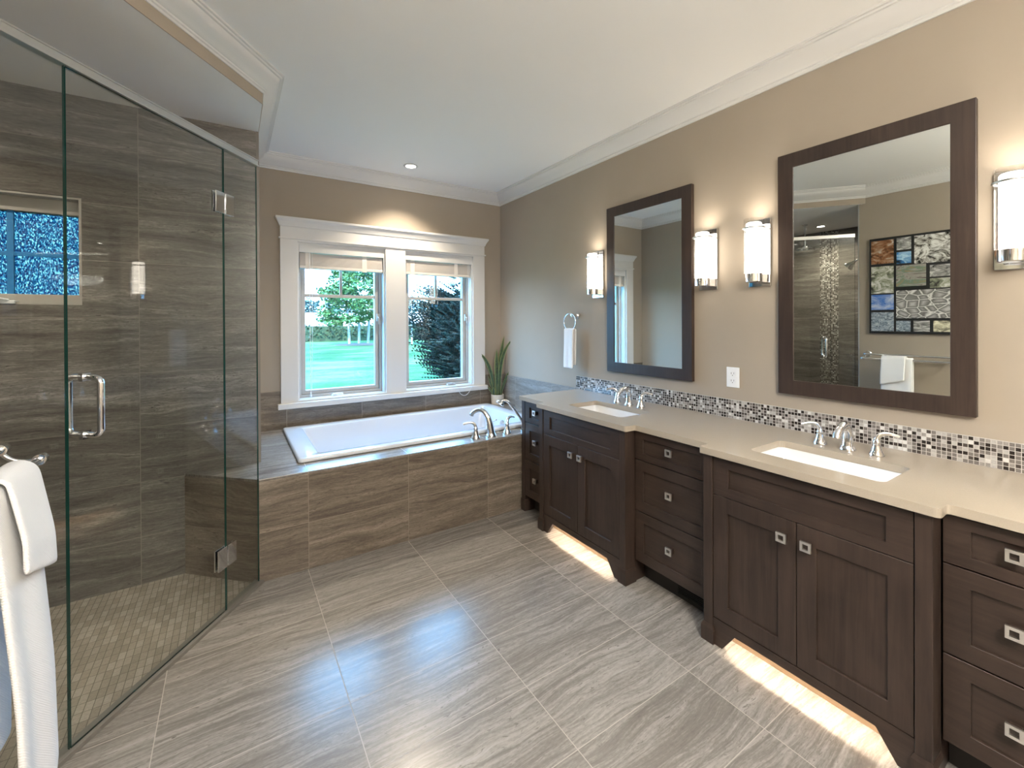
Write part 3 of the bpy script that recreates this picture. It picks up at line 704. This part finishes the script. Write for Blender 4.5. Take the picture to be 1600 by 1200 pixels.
def make_sconce(yc):
    z0 = 1.637
    t = thing('wall_sconce', (XW, yc, z0), '', 'wall lamp', 'chrome tube sconces beside the mirrors')
    MB().box(XW - 0.012, XW - 0.0008, yc - 0.059, yc + 0.059, z0, z0 + 0.369).build('back_plate', M['chrome'], t, bevel=0.002)
    xc = XW - 0.068
    b = MB().lathe((xc, yc, z0 + 0.022), [(0.0, 0), (0.040, 0.0), (0.043, 0.003), (0.043, 0.046), (0.040, 0.048)], n=32)
    b.box(xc, XW - 0.011, yc - 0.030, yc + 0.030, z0 + 0.024, z0 + 0.066)
    b.build('lamp_cup', M['chrome'], t, smooth=40)
    MB().lathe((xc, yc, z0 + 0.071), [(0.038, 0), (0.038, 0.268), (0.034, 0.274), (0.0, 0.276)], n=32).build('frosted_tube', M['lamp'], t, smooth=40)
    n = 32; ro, ri = 0.0495, 0.0470
    rings = [[(xc + r * math.cos(2 * PI * i / n), yc + r * math.sin(2 * PI * i / n), z) for i in range(n)] for r, z in ((ri, z0 + 0.071), (ro, z0 + 0.071), (ro, z0 + 0.366), (ri, z0 + 0.366), (ri, z0 + 0.071))]
    MB().loft(rings, False, False).build('glass_shade', M['lamp_glass'], t, smooth=40)
    for tilt, dz, pw in ((180, 0.352, SCONCE_UP), (0, 0.016, SCONCE_UP * 0.12)):   # light leaving the open top and the cup underneath
        l = bpy.data.objects.new('bulb', bpy.data.lights.new('bulb', 'SPOT')); COL.objects.link(l)
        l.data.energy = pw; l.data.color = (1.0, 0.87, 0.70); l.data.spot_size = math.radians(165); l.data.spot_blend = 1.0; l.data.shadow_soft_size = 0.03
        l.parent = t; l.location = (xc - XW, 0, dz); l.rotation_euler = (math.radians(tilt), 0, 0)
    q = MB().tube([(xc + 0.0525 * math.cos(2 * PI * i / 36), yc + 0.0525 * math.sin(2 * PI * i / 36), z0 + 0.315) for i in range(36)], 0.0048, 8, closed=True)
    for s in (-1, 1): q.box(xc + 0.03, XW - 0.011, yc + s * 0.040 - 0.002, yc + s * 0.040 + 0.002, z0 + 0.312, z0 + 0.318)
    q.build('retaining_ring', M['alu'], t, smooth=50)
    MB().lathe((XW - 0.012, yc + 0.02, z0 + 0.19), [(0.004, 0), (0.004, 0.003), (0.0, 0.004)], axis=(-1, 0, 0), n=12).build('screw', M['black'], t)
    return t
sc = make_sconce(1.275)
sc['label'] = 'lit chrome tube sconce just left of the mirror above the near sink'
dup(sc, (XW, 1.582, 1.637), 'lit chrome tube sconce just right of the mirror above the far sink')
dup(sc, (XW, 2.535, 1.637), 'lit chrome tube sconce over the towel ring, nearest the bathtub')
dup(sc, (XW, 0.338, 1.637), 'lit chrome tube sconce cut off by the right edge of the photo')

t = thing('towel_ring', (XW, 2.785, 1.50), 'small chrome towel ring on the wall left of the far mirror', 'towel ring')
MB().lathe((XW - 0.001, 2.785, 1.50), [(0.026, 0), (0.026, 0.006), (0.016, 0.014), (0.011, 0.03), (0.011, 0.052), (0.016, 0.056), (0.016, 0.070), (0.0, 0.078)], axis=(-1, 0, 0)).build('post', M['chrome'], t, smooth=45)
RC = Vector((XW - 0.076, 2.80, 1.446))
MB().tube([RC + Vector((0, 0.074 * math.cos(2 * PI * i / 40), 0.070 * math.sin(2 * PI * i / 40))) for i in range(40)], 0.0045, 10, closed=True).build('ring', M['chrome'], t, smooth=60)

def cloth(name, prof, y0, y1, amp, ny=14, thick=0.008, parent=None, flare=None, mat=None, seed=0):
    """cloth hung over a bar along Y: prof is an (x, z) polyline"""
    m = MB(); rows = []
    for j in range(ny + 1):
        u = j / ny; row = []
        for i, (x, z) in enumerate(prof):
            v = i / (len(prof) - 1)
            nz = noise.noise((u * 3.1 + seed, v * 2.0, seed * 1.7)) * amp
            y = y0 + (y1 - y0) * u
            dy = 0.0
            if flare: dx, dy, dz = flare(u, v); x = x + dx; y += dy; z += dz
            row.append((x + nz, y + noise.noise((v * 3 + seed, u, 2.2)) * amp * 0.5, z + noise.noise((u * 4, seed, 4.4)) * amp * 0.25))
        rows.append(row)
    m.loft(rows, False, False, closed=False)
    o = m.build(name, mat or M['towel'], parent, smooth=80)
    sd = o.modifiers.new('solid', 'SOLIDIFY'); sd.thickness = thick; sd.offset = 0
    sb = o.modifiers.new('sub', 'SUBSURF'); sb.levels = 1; sb.render_levels = 1
    return o
def drape(xb, zb, r, zf, zk, front_out=0.0, n=9, side=-1):
    """profile over a bar at (xb, zb): back hem up, over, down to the front hem; side = direction of the front"""
    p = [(xb - side * r, zk + (zb - zk) * i / n) for i in range(n)]
    p += [(xb - side * r * math.cos(PI * i / 8), zb + r * math.sin(PI * i / 8)) for i in range(9)]
    p += [(xb + side * (r + front_out * min(1, i / n * 1.6)), zb + (zf - zb) * i / n) for i in range(1, n + 1)]
    return p
zb = RC.z - 0.070
hw = cloth('hand_towel', drape(RC.x, zb, 0.0125, 1.058, 1.085, 0.006), 2.738, 2.862, 0.006, 8, 0.010, seed=3)
tag(hw, 'small white towel hanging from the chrome towel ring', 'towel')

t = thing('wall_outlet', (XW, 1.432, 1.119), 'white double power outlet on the wall between the mirrors', 'outlet')
MB().box(XW - 0.006, XW - 0.0005, 1.393, 1.470, 1.060, 1.178).build('cover_plate', M['plastic'], t, bevel=0.003)
for zc in (1.140, 1.098):
    q = MB().plate(rrect(1.4135, 1.4495, zc - 0.016, zc + 0.016, 0.008, 4), [], mp_x, XW - 0.0085, XW - 0.006).build('socket', M['plastic'], t)
    s = MB().box(XW - 0.0092, XW - 0.0086, 1.4225, 1.4245, zc - 0.002, zc + 0.008); s.box(XW - 0.0092, XW - 0.0086, 1.4380, 1.4405, zc - 0.002, zc + 0.008)
    s.lathe((XW - 0.0086, 1.4315, zc - 0.009), [(0.0027, 0), (0.0, 0.0006)], axis=(-1, 0, 0), n=10)
    s.build('slots', M['slot'], q)

# ------------------------------------------------------------------ plant
PX, PY = 2.372, 3.962
t = thing('snake_plant', (PX, PY, ZD), 'snake plant in a small white pot in the tub corner', 'plant')
MB().lathe((PX, PY, ZD + 0.0005), [(0.060, 0), (0.066, 0.004), (0.069, 0.102), (0.066, 0.105), (0.061, 0.102), (0.060, 0.085)], n=32, cap1=False).build('pot', M['pot'], t, smooth=40)
MB().lathe((PX, PY, ZD + 0.080), [(0.061, 0), (0.058, 0.006), (0.0, 0.010)], n=24).build('soil', M['soil'], t, smooth=40)
def blade(p0, p1, p2, p3, w, face):
    pts = bez(p0, p1, p2, p3, 16); m = MB(); rows = []; f = Vector(face).normalized()
    for i, q in enumerate(pts):
        q = Vector(q); d = Vector(pts[min(i + 1, 16)]) - Vector(pts[max(i - 1, 0)]); d.normalize(); sd = d.cross(f).normalized(); nn = sd.cross(d)
        u = i / 16; ww = w * (0.55 + 0.9 * u) if u < 0.5 else w * max(0.02, (1 - ((u - 0.5) / 0.5) ** 2.2))
        rows.append([q + sd * ww * a + nn * (0.22 * ww * (abs(a) ** 2)) for a in (-1, -0.6, 0, 0.6, 1)])
    m.loft(rows, False, False, closed=False)
    o = m.build('leaf', M['leaf'], t, smooth=60)
    me = o.data; uvl = me.uv_layers.new(name='UVMap')
    for poly in me.polygons:
        for li in poly.loop_indices:
            vi = me.loops[li].vertex_index; uvl.data[li].uv = ((0, 0.2, 0.5, 0.8, 1)[vi % 5], (vi // 5) / 16)
    sdm = o.modifiers.new('solid', 'SOLIDIFY'); sdm.thickness = 0.003
cf = (-0.54, -0.84, 0)
b0 = ZD + 0.08
def rel(u, z, d=0.0): return (PX + R.x * u - FW.x * d, PY + R.y * u - FW.y * d, ZD + z)   # u to the right, d towards the room
blade(rel(0.012, 0.08), rel(0.016, 0.35), rel(0.035, 0.52), rel(0.075, 0.73), 0.023, cf)
blade(rel(-0.005, 0.08, 0.02), rel(0.0, 0.28, 0.02), rel(-0.01, 0.42, 0.03), rel(-0.004, 0.585, 0.03), 0.024, cf)
blade(rel(0.020, 0.08, 0.02), rel(0.030, 0.38, 0.03), rel(0.02, 0.55, 0.06), rel(0.185, 0.715, 0.04), 0.019, cf)
blade(rel(-0.030, 0.08), rel(-0.045, 0.26), rel(-0.07, 0.48, 0.02), rel(-0.215, 0.565, 0.04), 0.020, cf)
blade(rel(0.035, 0.08), rel(0.050, 0.20), rel(0.085, 0.26), rel(0.140, 0.38, 0.02), 0.015, cf)
blade(rel(-0.035, 0.08), rel(-0.05, 0.16), rel(-0.07, 0.22), rel(-0.105, 0.31), 0.012, cf)
blade(rel(-0.045, 0.08, 0.02), rel(-0.06, 0.14, 0.02), rel(-0.09, 0.19, 0.02), rel(-0.135, 0.205, 0.02), 0.011, cf)
blade(rel(-0.038, 0.08, 0.03), rel(-0.040, 0.12, 0.03), rel(-0.042, 0.15, 0.03), rel(-0.040, 0.185, 0.03), 0.018, cf)
blade(rel(0.0, 0.08, 0.035), rel(0.0, 0.12, 0.035), rel(0.004, 0.17, 0.035), rel(0.006, 0.22, 0.035), 0.010, cf)

# ------------------------------------------------------------------ shower glass
GT = 0.008
def pane(name, t0, t1, z0, z1, parent=None):
    m = MB()
    m.plate([(t0, z0), (t1, z0), (t1, z1), (t0, z1)], [], lambda a, b, d: tuple(gp(a, b, d)), -GT / 2, GT / 2, 0, 1)
    return m.build(name, [M['shower_glass'], M['glass_edge']], parent)
TD0, TD1 = 0.253, 0.957
tag(pane('shower_screen', 0.008, TD0 - 0.004, 0.012, 2.318), 'narrow fixed shower glass panel at the tub corner', 'shower screen')
tag(pane('shower_screen', TD1 + 0.005, 1.174, 0.012, 2.318), 'fixed shower glass panel behind the hanging towel, at the left edge', 'shower screen')
t = thing('shower_door', tuple(gp(TD0, 0.014)), 'frameless glass shower door with chrome handle and two hinges', 'shower door')
dp = pane('door_glass', TD0, TD1, 0.016, 2.314, t)
def dpath(off):
    a, b, tt, r = 1.062, 1.264, 0.902, 0.024
    p = [gp(tt, a, 0.0)]
    p += [gp(tt, a + r - r * math.cos(math.radians(q)), off * (1 - r / abs(off)) + math.copysign(r * math.sin(math.radians(q)), off)) for q in range(0, 91, 15)]
    p += [gp(tt, b - r + r * math.sin(math.radians(q)), off * (1 - r / abs(off)) + math.copysign(r * math.cos(math.radians(q)), off)) for q in range(0, 91, 15)]
    p += [gp(tt, b, 0.0)]
    return p
h = MB().tube(dpath(0.062), 0.0105, 16); h.tube(dpath(-0.062), 0.0105, 16)
for zz in (1.062, 1.264): h.obox(gp(0.888, zz - 0.014, -0.008), G * 0.028, GN * 0.016, (0, 0, 0.028))
h.build('handle', M['chrome'], t, smooth=60)
for zz in (1.992, 0.236):
    q = MB()
    for sd in (0.0055, -0.0125):
        q.obox(gp(TD0 + 0.002, zz, sd), G * 0.056, GN * 0.007, (0, 0, 0.103))
        q.obox(gp(TD0 - 0.062, zz, sd), G * 0.056, GN * 0.007, (0, 0, 0.103))
    q.obox(gp(TD0 - 0.006, zz + 0.022, -0.007), G * 0.012, GN * 0.014, (0, 0, 0.058))
    q.build('hinge', M['chrome'], t, bevel=0.0015)
rl = MB().obox(gp(0.006, 2.3145, -0.016), G * 1.166, GN * 0.032, (0, 0, 0.008)); rl.obox(gp(0.006, 2.3225, -0.012), G * 1.166, GN * 0.024, (0, 0, 0.022)); rl.obox(gp(0.006, 2.3445, -0.015), G * 1.166, GN * 0.030, (0, 0, 0.006))
tag(rl.build('glass_header_rail', M['alu'], bevel=0.001), 'satin metal rail along the top of the shower glass', 'rail')
st(MB().obox(gp(-0.01, -0.02, -0.030), G * 1.19, GN * 0.050, (0, 0, 0.0360)).build('trim_4', plain('grey sill strip', (0.17, 0.16, 0.145), 0.4), bevel=0.001))

# shower fittings seen in the mirror
t = thing('rain_shower', (-1.16, 2.58, 2.34), 'round chrome rain shower head hanging from the shower ceiling', 'shower')
q = MB().tube([(-1.16, 2.58, ZSH - 0.001), (-1.16, 2.58, 2.36)], 0.011); q.lathe((-1.16, 2.58, ZSH - 0.001), [(0.035, 0), (0.035, 0.006), (0.018, 0.012)], axis=(0, 0, -1)); q.build('ceiling_arm', M['chrome'], t, smooth=45)
MB().lathe((-1.16, 2.58, 2.315), [(0.0, 0.0), (0.100, 0.0), (0.105, 0.006), (0.105, 0.026), (0.09, 0.034), (0.03, 0.044), (0.018, 0.06)], n=32).build('head', M['chrome'], t, smooth=45)
t = thing('wall_shower', (-1.25, 1.84, 2.12), 'angled chrome shower head on an arm from the shower front wall', 'shower')
q = MB().tube(bez((-1.25, 1.841, 2.15), (-1.25, 1.96, 2.19), (-1.25, 2.03, 2.18), (-1.25, 2.10, 2.13)), 0.010); q.lathe((-1.25, 1.8405, 2.15), [(0.03, 0), (0.03, 0.006), (0.014, 0.014)], axis=(0, 1, 0)); q.build('arm', M['chrome'], t, smooth=45)
MB().lathe((-1.25, 2.09, 2.14), [(0.012, 0), (0.018, 0.02), (0.030, 0.05), (0.052, 0.085), (0.054, 0.098), (0.0, 0.100)], axis=(0, 0.75, -0.66), n=28).build('head', M['chrome'], t, smooth=45)

# ------------------------------------------------------------------ left wall: towel bars, towels, picture
t = thing('towel_bar', (XL, 1.44, 1.10), 'chrome double towel bar on the left wall beside the shower', 'towel bar')
MB().tube([(-0.455, 1.095, 1.068), (-0.455, 1.762, 1.068)], 0.0095, 16).build('front_bar', M['chrome'], t, smooth=50)
MB().tube([(-0.530, 1.095, 1.106), (-0.530, 1.762, 1.106)], 0.0095, 16).build('rear_bar', M['chrome'], t, smooth=50)
for yy in (1.757, 1.10):
    q = MB().lathe((XL + 0.001, yy, 1.106), [(0.028, 0), (0.028, 0.006), (0.017, 0.016), (0.012, 0.03), (0.012, 0.07)], axis=(1, 0, 0))
    q.lathe((-0.530, yy - 0.016, 1.106), [(0.0, 0), (0.015, 0.002), (0.0155, 0.028), (0.010, 0.034), (0.0, 0.035)], axis=(0, 1, 0))
    q.tube(bez((-0.530, yy, 1.100), (-0.525, yy, 1.078), (-0.495, yy, 1.060), (-0.455, yy, 1.066)), 0.006)
    q.lathe((-0.455, yy - 0.016, 1.068), [(0.0, 0), (0.015, 0.002), (0.0155, 0.026), (0.011, 0.032), (0.0, 0.033)], axis=(0, 1, 0))
    q.build('bracket', M['chrome'], t, smooth=45)
def fl1(u, v):
    w = max(0.0, (v - 0.5) / 0.5); return 0.020 * w + 0.006 * math.sin(u * 9.0 + 1.0) * w, 0.010 * w * (u - 0.5), 0.0
bt = cloth('bath_towel', drape(-0.455, 1.068, 0.0195, 0.300, 0.42, 0.026, 14, side=1), 1.372, 1.600, 0.003, 18, 0.012, flare=fl1, seed=1)
tag(bt, 'long white waffle bath towel on the front bar beside the shower', 'towel')
def fl2(u, v):
    w = max(0.0, (v - 0.5) / 0.5); return 0.014 * w * (0.4 + 0.6 * u), 0.0, 0.055 * w * (1 - u)
ht = cloth('hand_towel', drape(-0.455, 1.068, 0.0335, 0.825, 0.90, 0.020, 9, side=1), 1.420, 1.602, 0.004, 14, 0.011, flare=fl2, seed=5)
tag(ht, 'short white waffle towel folded over the long bath towel', 'towel')

def picture():
    t = thing('picture_collage', (XL, 1.2, 1.315), 'black framed collage of nature photos on the left wall, seen in the mirror', 'picture')
    Y0, Y1, Z0, Z1 = 0.72, 1.742, 1.315, 2.267
    MB().box(XL + 0.0008, XL + 0.022, Y0, Y1, Z0, Z1).build('backing', M['black'], t, bevel=0.002)
    GREY = [(0.30, (0.03, 0.03, 0.03)), (0.5, (0.30, 0.30, 0.29)), (0.66, (0.70, 0.70, 0.68))]
    mats = {
        'log': photo('photo driftwood', [(0.34, (0.03, 0.02, 0.015)), (0.48, (0.26, 0.11, 0.045)), (0.58, (0.36, 0.22, 0.13)), (0.68, (0.62, 0.58, 0.52))], (6, 7, 13), dist=1.6),
        'grey': photo('photo grey rocks', GREY, (9, 12, 26), dist=1.0),
        'blue': photo('photo blue water', [(0.36, (0.02, 0.03, 0.04)), (0.48, (0.05, 0.22, 0.52)), (0.62, (0.45, 0.68, 0.85))], (8, 10, 14)),
        'tree': photo('photo shore trees', [(0.38, (0.02, 0.02, 0.018)), (0.46, (0.30, 0.29, 0.26)), (0.56, (0.72, 0.72, 0.70)), (0.7, (0.85, 0.85, 0.83))], (7, 11, 16), dist=1.4),
        'moss': photo('photo mossy rocks', [(0.36, (0.05, 0.05, 0.045)), (0.48, (0.28, 0.31, 0.22)), (0.56, (0.52, 0.52, 0.48)), (0.68, (0.78, 0.78, 0.74))], (9, 13, 17), dist=0.9),
        'lake': photo('photo pale lake', [(0.38, (0.05, 0.17, 0.55)), (0.5, (0.32, 0.42, 0.66)), (0.62, (0.62, 0.64, 0.68))], (3, 5, 10)),
        'ripple': photo('photo ripples', [(0.36, (0.06, 0.08, 0.10)), (0.5, (0.24, 0.30, 0.36)), (0.64, (0.55, 0.60, 0.64))], (14, 20, 55), dist=2.0),
        'wood': photo('photo weathered wood', [(0.36, (0.08, 0.07, 0.06)), (0.47, (0.36, 0.34, 0.31)), (0.55, (0.17, 0.25, 0.19)), (0.68, (0.40, 0.24, 0.11))], (4, 5, 16), dist=1.3),
        'stone': photo('photo pebbles', [(0.02, (0.78, 0.78, 0.76)), (0.10, (0.62, 0.62, 0.60)), (0.18, (0.14, 0.14, 0.135)), (0.6, (0.46, 0.46, 0.45))], (9, 11, 17), 'cells'),
        'leafy': photo('photo pale leaves', [(0.36, (0.10, 0.10, 0.08)), (0.5, (0.40, 0.38, 0.28)), (0.62, (0.74, 0.70, 0.52))], (11, 16, 20)),
    }
    # u: from the far edge towards the camera in units of 0.595 m, v: down from the top
    cells = [('log', .026, .325, .027, .270), ('grey', .362, .545, .022, .145), ('blue', .362, .545, .168, .285), ('tree', .582, 1.06, .022, .300),
             ('moss', .026, .325, .297, .580), ('lake', .026, .325, .594, .752), ('ripple', .026, .325, .778, .975), ('wood', .356, .722, .305, .520),
             ('grey', .765, 1.06, .325, .440), ('moss', .765, 1.06, .455, .548), ('stone', .356, 1.06, .560, .842), ('ripple', .356, .535, .868, .975), ('grey', .572, .765, .868, .975), ('leafy', .806, 1.06, .868, .975),
             ('lake', 1.095, 1.36, .022, .300), ('log', 1.40, 1.69, .022, .300), ('leafy', 1.095, 1.69, .325, .548), ('moss', 1.095, 1.69, .575, .842), ('tree', 1.095, 1.69, .868, .975)]
    for k, u0, u1, v0, v1 in cells:
        MB().box(XL + 0.0221, XL + 0.0232, Y1 - u1 * 0.595, Y1 - u0 * 0.595, Z1 - v1 * (Z1 - Z0), Z1 - v0 * (Z1 - Z0)).build('photo', mats[k], t)
picture()

# ------------------------------------------------------------------ recessed downlights
def downlight(x, y, z, energy, label, group='recessed ceiling downlights', size=110.0, blend=0.7):
    t = thing('ceiling_downlight', (x, y, z), label, 'ceiling light', group)
    MB().lathe((x, y, z - 0.0005), [(0.040, 0.0), (0.062, 0.0), (0.064, 0.002), (0.058, 0.006), (0.044, 0.007), (0.040, 0.0)], axis=(0, 0, -1), n=32, cap0=False, cap1=False).build('trim_ring', M['trim'], t, smooth=40)
    MB().lathe((x, y, z - 0.001), [(0.041, 0), (0.032, 0.002), (0.0, 0.0022)], axis=(0, 0, -1), n=28).build('lens', M['lens'], t)
    l = bpy.data.objects.new('bulb', bpy.data.lights.new('bulb', 'SPOT')); COL.objects.link(l)
    l.data.energy = energy; l.data.color = (1.0, 0.86, 0.68); l.data.spot_size = math.radians(size); l.data.spot_blend = blend; l.data.shadow_soft_size = 0.02
    l.parent = t; l.location = (0, 0, -0.012)
    return t
downlight(1.325, 3.665, ZC, TUB_DOWNLIGHT, 'lit recessed downlight in the ceiling above the bathtub')
downlight(-1.42, 2.51, ZSH, SHOWER_DOWNLIGHT, 'lit recessed downlight in the shower ceiling, seen in the mirror', size=150.0, blend=1.0)
downlight(0.75, 0.9, ZC, FILL_DOWNLIGHT, 'added fill downlight over the open floor, out of view')  # this and the following downlights are unseen, added to brighten the room
downlight(0.75, -0.6, ZC, FILL_DOWNLIGHT, 'added fill downlight behind the camera, out of view')
downlight(2.0, -0.6, ZC, FILL_DOWNLIGHT, 'added fill downlight behind the camera beside the vanity, out of view')

t = thing('fill_pendant', (0.55, -0.75, ZC), 'added fill light shaped as a white bowl pendant, unseen behind the camera', 'ceiling light')  # unseen lamp added to lift the ceiling and general brightness
MB().lathe((0.55, -0.75, ZC - 0.001), [(0.07, 0), (0.07, 0.02), (0.012, 0.03), (0.012, 0.60)], axis=(0, 0, -1)).build('stem', M['chrome'], t, smooth=40)
MB().lathe((0.55, -0.75, 2.12), [(0.0, 0.0), (0.16, 0.012), (0.27, 0.055), (0.33, 0.12), (0.32, 0.165), (0.20, 0.19), (0.0, 0.195)], n=32).build('bowl', emit('fill light bowl', (1.0, 0.945, 0.86), FILL_BOWL), t, smooth=50)

# ------------------------------------------------------------------ garden outside
GZ = -0.35
def lawn_mat():
    t = NT('lawn grass'); p = t.pos()
    a = t.noise(t.vmath('MULTIPLY', p, (0.30, 0.55, 1.0)), 1.0, 6, 0.6, 0.3); b = t.noise(t.vmath('MULTIPLY', p, (9.0, 9.0, 1.0)), 1.0, 4, 0.7)
    v = t.math('ADD', t.math('MULTIPLY', a, 0.7), t.math('MULTIPLY', b, 0.3))
    t.bsdf(t.ramp(v, [(0.40, (0.008, 0.042, 0.010)), (0.5, (0.028, 0.080, 0.022)), (0.58, (0.075, 0.130, 0.046))]), 0.9, spec=0.1)
    return t.m
M['lawn'] = lawn_mat()
M['hedge'] = plain('hedge leaves', (0.018, 0.039, 0.013), 0.8, vary=0.5, scale=3)
M['leaves'] = plain('young tree leaves', (0.042, 0.105, 0.024), 0.7, vary=0.5, scale=2)
M['bark'] = plain('pale bark', (0.30, 0.28, 0.25), 0.9, vary=0.2, scale=9)
M['conifer'] = plain('dark conifer needles', (0.008, 0.020, 0.015), 0.85, vary=0.6, scale=2.5)
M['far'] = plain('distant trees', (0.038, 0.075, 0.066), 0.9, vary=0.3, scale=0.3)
M['field'] = plain('pale far field', (0.42, 0.34, 0.30), 0.95, vary=0.06, scale=0.05)
M['mulch'] = plain('mulch', (0.03, 0.025, 0.02), 0.95)
st(MB().add([(-60, 4.3, GZ), (90, 4.3, GZ), (90, 46, GZ), (-60, 46, GZ)], [(0, 1, 2, 3)]).build('ground_lawn', M['lawn']))
st(MB().add([(-120, 45.9, GZ - 0.02), (200, 45.9, GZ - 0.02), (200, 170, 5.57), (-120, 170, 5.57)], [(0, 1, 2, 3)]).build('ground_field', M['field']))
def leaf_cloud(m, c, rad, n, size, r, droop=0.0):
    for _ in range(n):
        while True:
            d = Vector((r.uniform(-1, 1), r.uniform(-1, 1), r.uniform(-1, 1)))
            if 0.15 < d.length <= 1: break
        p = Vector((c[0] + d.x * rad[0], c[1] + d.y * rad[1], c[2] + d.z * rad[2]))
        a = Vector((r.uniform(-1, 1), r.uniform(-1, 1), r.uniform(-0.5, 0.5))).normalized() * size
        b = a.orthogonal().normalized() * size * 0.55; b.rotate(Matrix.Rotation(r.uniform(0, 6.28), 3, a))
        m.add([p - a, p + b, p + a, p - b], [(0, 1, 2, 3)])
rg = random.Random(3)
hb = MB()
for k in range(34):
    leaf_cloud(hb, (-6 + k * 1.0, 44.5, GZ + 0.85), (0.75, 0.5, 0.85), 130, 0.16, rg)
hb.box(-7, 29, 44.3, 45.1, GZ, GZ + 1.45)
tag(hb.build('garden_hedge', M['hedge']), 'long clipped green hedge across the far side of the lawn', 'hedge')
# young three stemmed tree
TXc, TYc = 8.65, 36.3
t = thing('garden_tree', (TXc, TYc, GZ), 'young leafy tree with three slim pale trunks on the lawn', 'tree')
m = MB()
for dx, dy in ((-0.75, 0.1), (0.05, 0), (0.9, 0.2)):
    m = MB().tube([(TXc + dx * 0.9, TYc + dy, GZ), (TXc + dx, TYc + dy, GZ + 1.8), (TXc + dx * 1.1, TYc + dy, GZ + 4.2)], [0.11, 0.09, 0.05], 8); m.build('trunk', M['bark'], t)
m = MB()
for k in range(150):
    a = rg.uniform(0, 6.28); zz = rg.uniform(1.7, 7.4); rr = (2.9 if zz < 5 else 2.9 - (zz - 5) * 0.75) * math.sqrt(rg.uniform(0.05, 1))
    leaf_cloud(m, (TXc + 0.25 + rr * math.cos(a), TYc + rr * math.sin(a), GZ + zz), (0.75, 0.75, 0.24), 60, 0.15, rg)
m.build('crown', M['leaves'], t)
tag(MB().lathe((TXc + 0.1, TYc, GZ - 0.01), [(2.0, 0), (1.6, 0.07), (0, 0.11)], n=24).build('mulch_bed', M['mulch']), 'dark round mulch bed under the three stemmed tree', 'garden bed')
def conifer(x, y, h, r, n, label, group, wob=0.0, mat='conifer', low=0.0):
    t = thing('conifer_tree', (x, y, GZ), label, 'tree', group)
    MB().tube([(x, y, GZ), (x, y, GZ + h * 0.95)], [r * 0.05, 0.01], 8).build('trunk', M['bark'], t)
    m = MB()
    for k in range(n):
        u = (k + rg.random()) / n; zz = GZ + low + (h - low) * u; a = rg.uniform(0, 6.28)
        L = (r * (1 - u) ** 0.75 if not wob else r * (0.62 + 0.38 * math.sin(PI * (0.1 + 0.75 * u)))) * rg.uniform(0.75, 1.1) + 0.06
        d = Vector((math.cos(a), math.sin(a), rg.uniform(0.05, 0.45))); sd = Vector((-math.sin(a), math.cos(a), 0))
        o = Vector((x, y, zz))
        for q in range(14):
            f0 = 0.25 + q * 0.055; c = o + d * L * f0
            for s in (-1, 1):
                tip = c + (d * 0.30 + sd * s * rg.uniform(0.2, 0.42) + Vector((0, 0, rg.uniform(-0.04, 0.16)))) * L * (0.62 if not wob else 0.40) * (1.15 - f0)
                w = Vector((0, 0, (0.035 if not wob else 0.016) * L)); m.add([c - w, c + w, tip], [(0, 1, 2)]); m.add([c - d * 0.02 * L, c + d * 0.03 * L, tip], [(0, 1, 2)])
    m.build('branches', M[mat], t)
conifer(5.75, 10.8, 2.35, 1.75, 1300, 'dark bushy conifer filling the right hand window', 'dark garden conifers', wob=1.0, low=0.05)
conifer(11.6, 24.0, 6.0, 1.7, 150, 'tall dark conifer behind the bushy one in the right window, middle spire', 'dark garden conifers')
conifer(15.6, 30.0, 6.6, 1.9, 150, 'dark conifer at the right side of the right window', 'dark garden conifers')
conifer(12.3, 34.0, 4.6, 1.6, 120, 'smaller dark conifer at the left side of the right window', 'dark garden conifers')
rf = random.Random(11)
for k in range(15):
    x = 2 + k * 6.4; h = rf.uniform(3.2, 6.0)
    m = MB(); leaf_cloud(m, (x, 150 + rf.uniform(-3, 3), 3.5 + h * 0.55), (3.0, 1.5, h * 0.6), 150, 0.85, rf)
    tag(m.build('distant_tree', M['far']), 'hazy tree in the far row beyond the field', 'tree', 'hazy far tree row')
# daylight portals in the window openings
for (x0, x1, z0, z1, yy) in ((WL[0], WL[1], WL[2], WL[3], 4.22), (WR[0], WR[1], WR[2], WR[3], 4.22), (SW[0], SW[1], SW[2], SW[3], YS + 0.145)):
    l = bpy.data.objects.new('daylight_portal', bpy.data.lights.new('daylight_portal', 'AREA')); COL.objects.link(l)
    l.data.shape = 'RECTANGLE'; l.data.size = x1 - x0; l.data.size_y = z1 - z0; l.data.cycles.is_portal = True
    l.location = ((x0 + x1) / 2, yy, (z0 + z1) / 2); l.rotation_euler = (math.radians(-90), 0, 0)
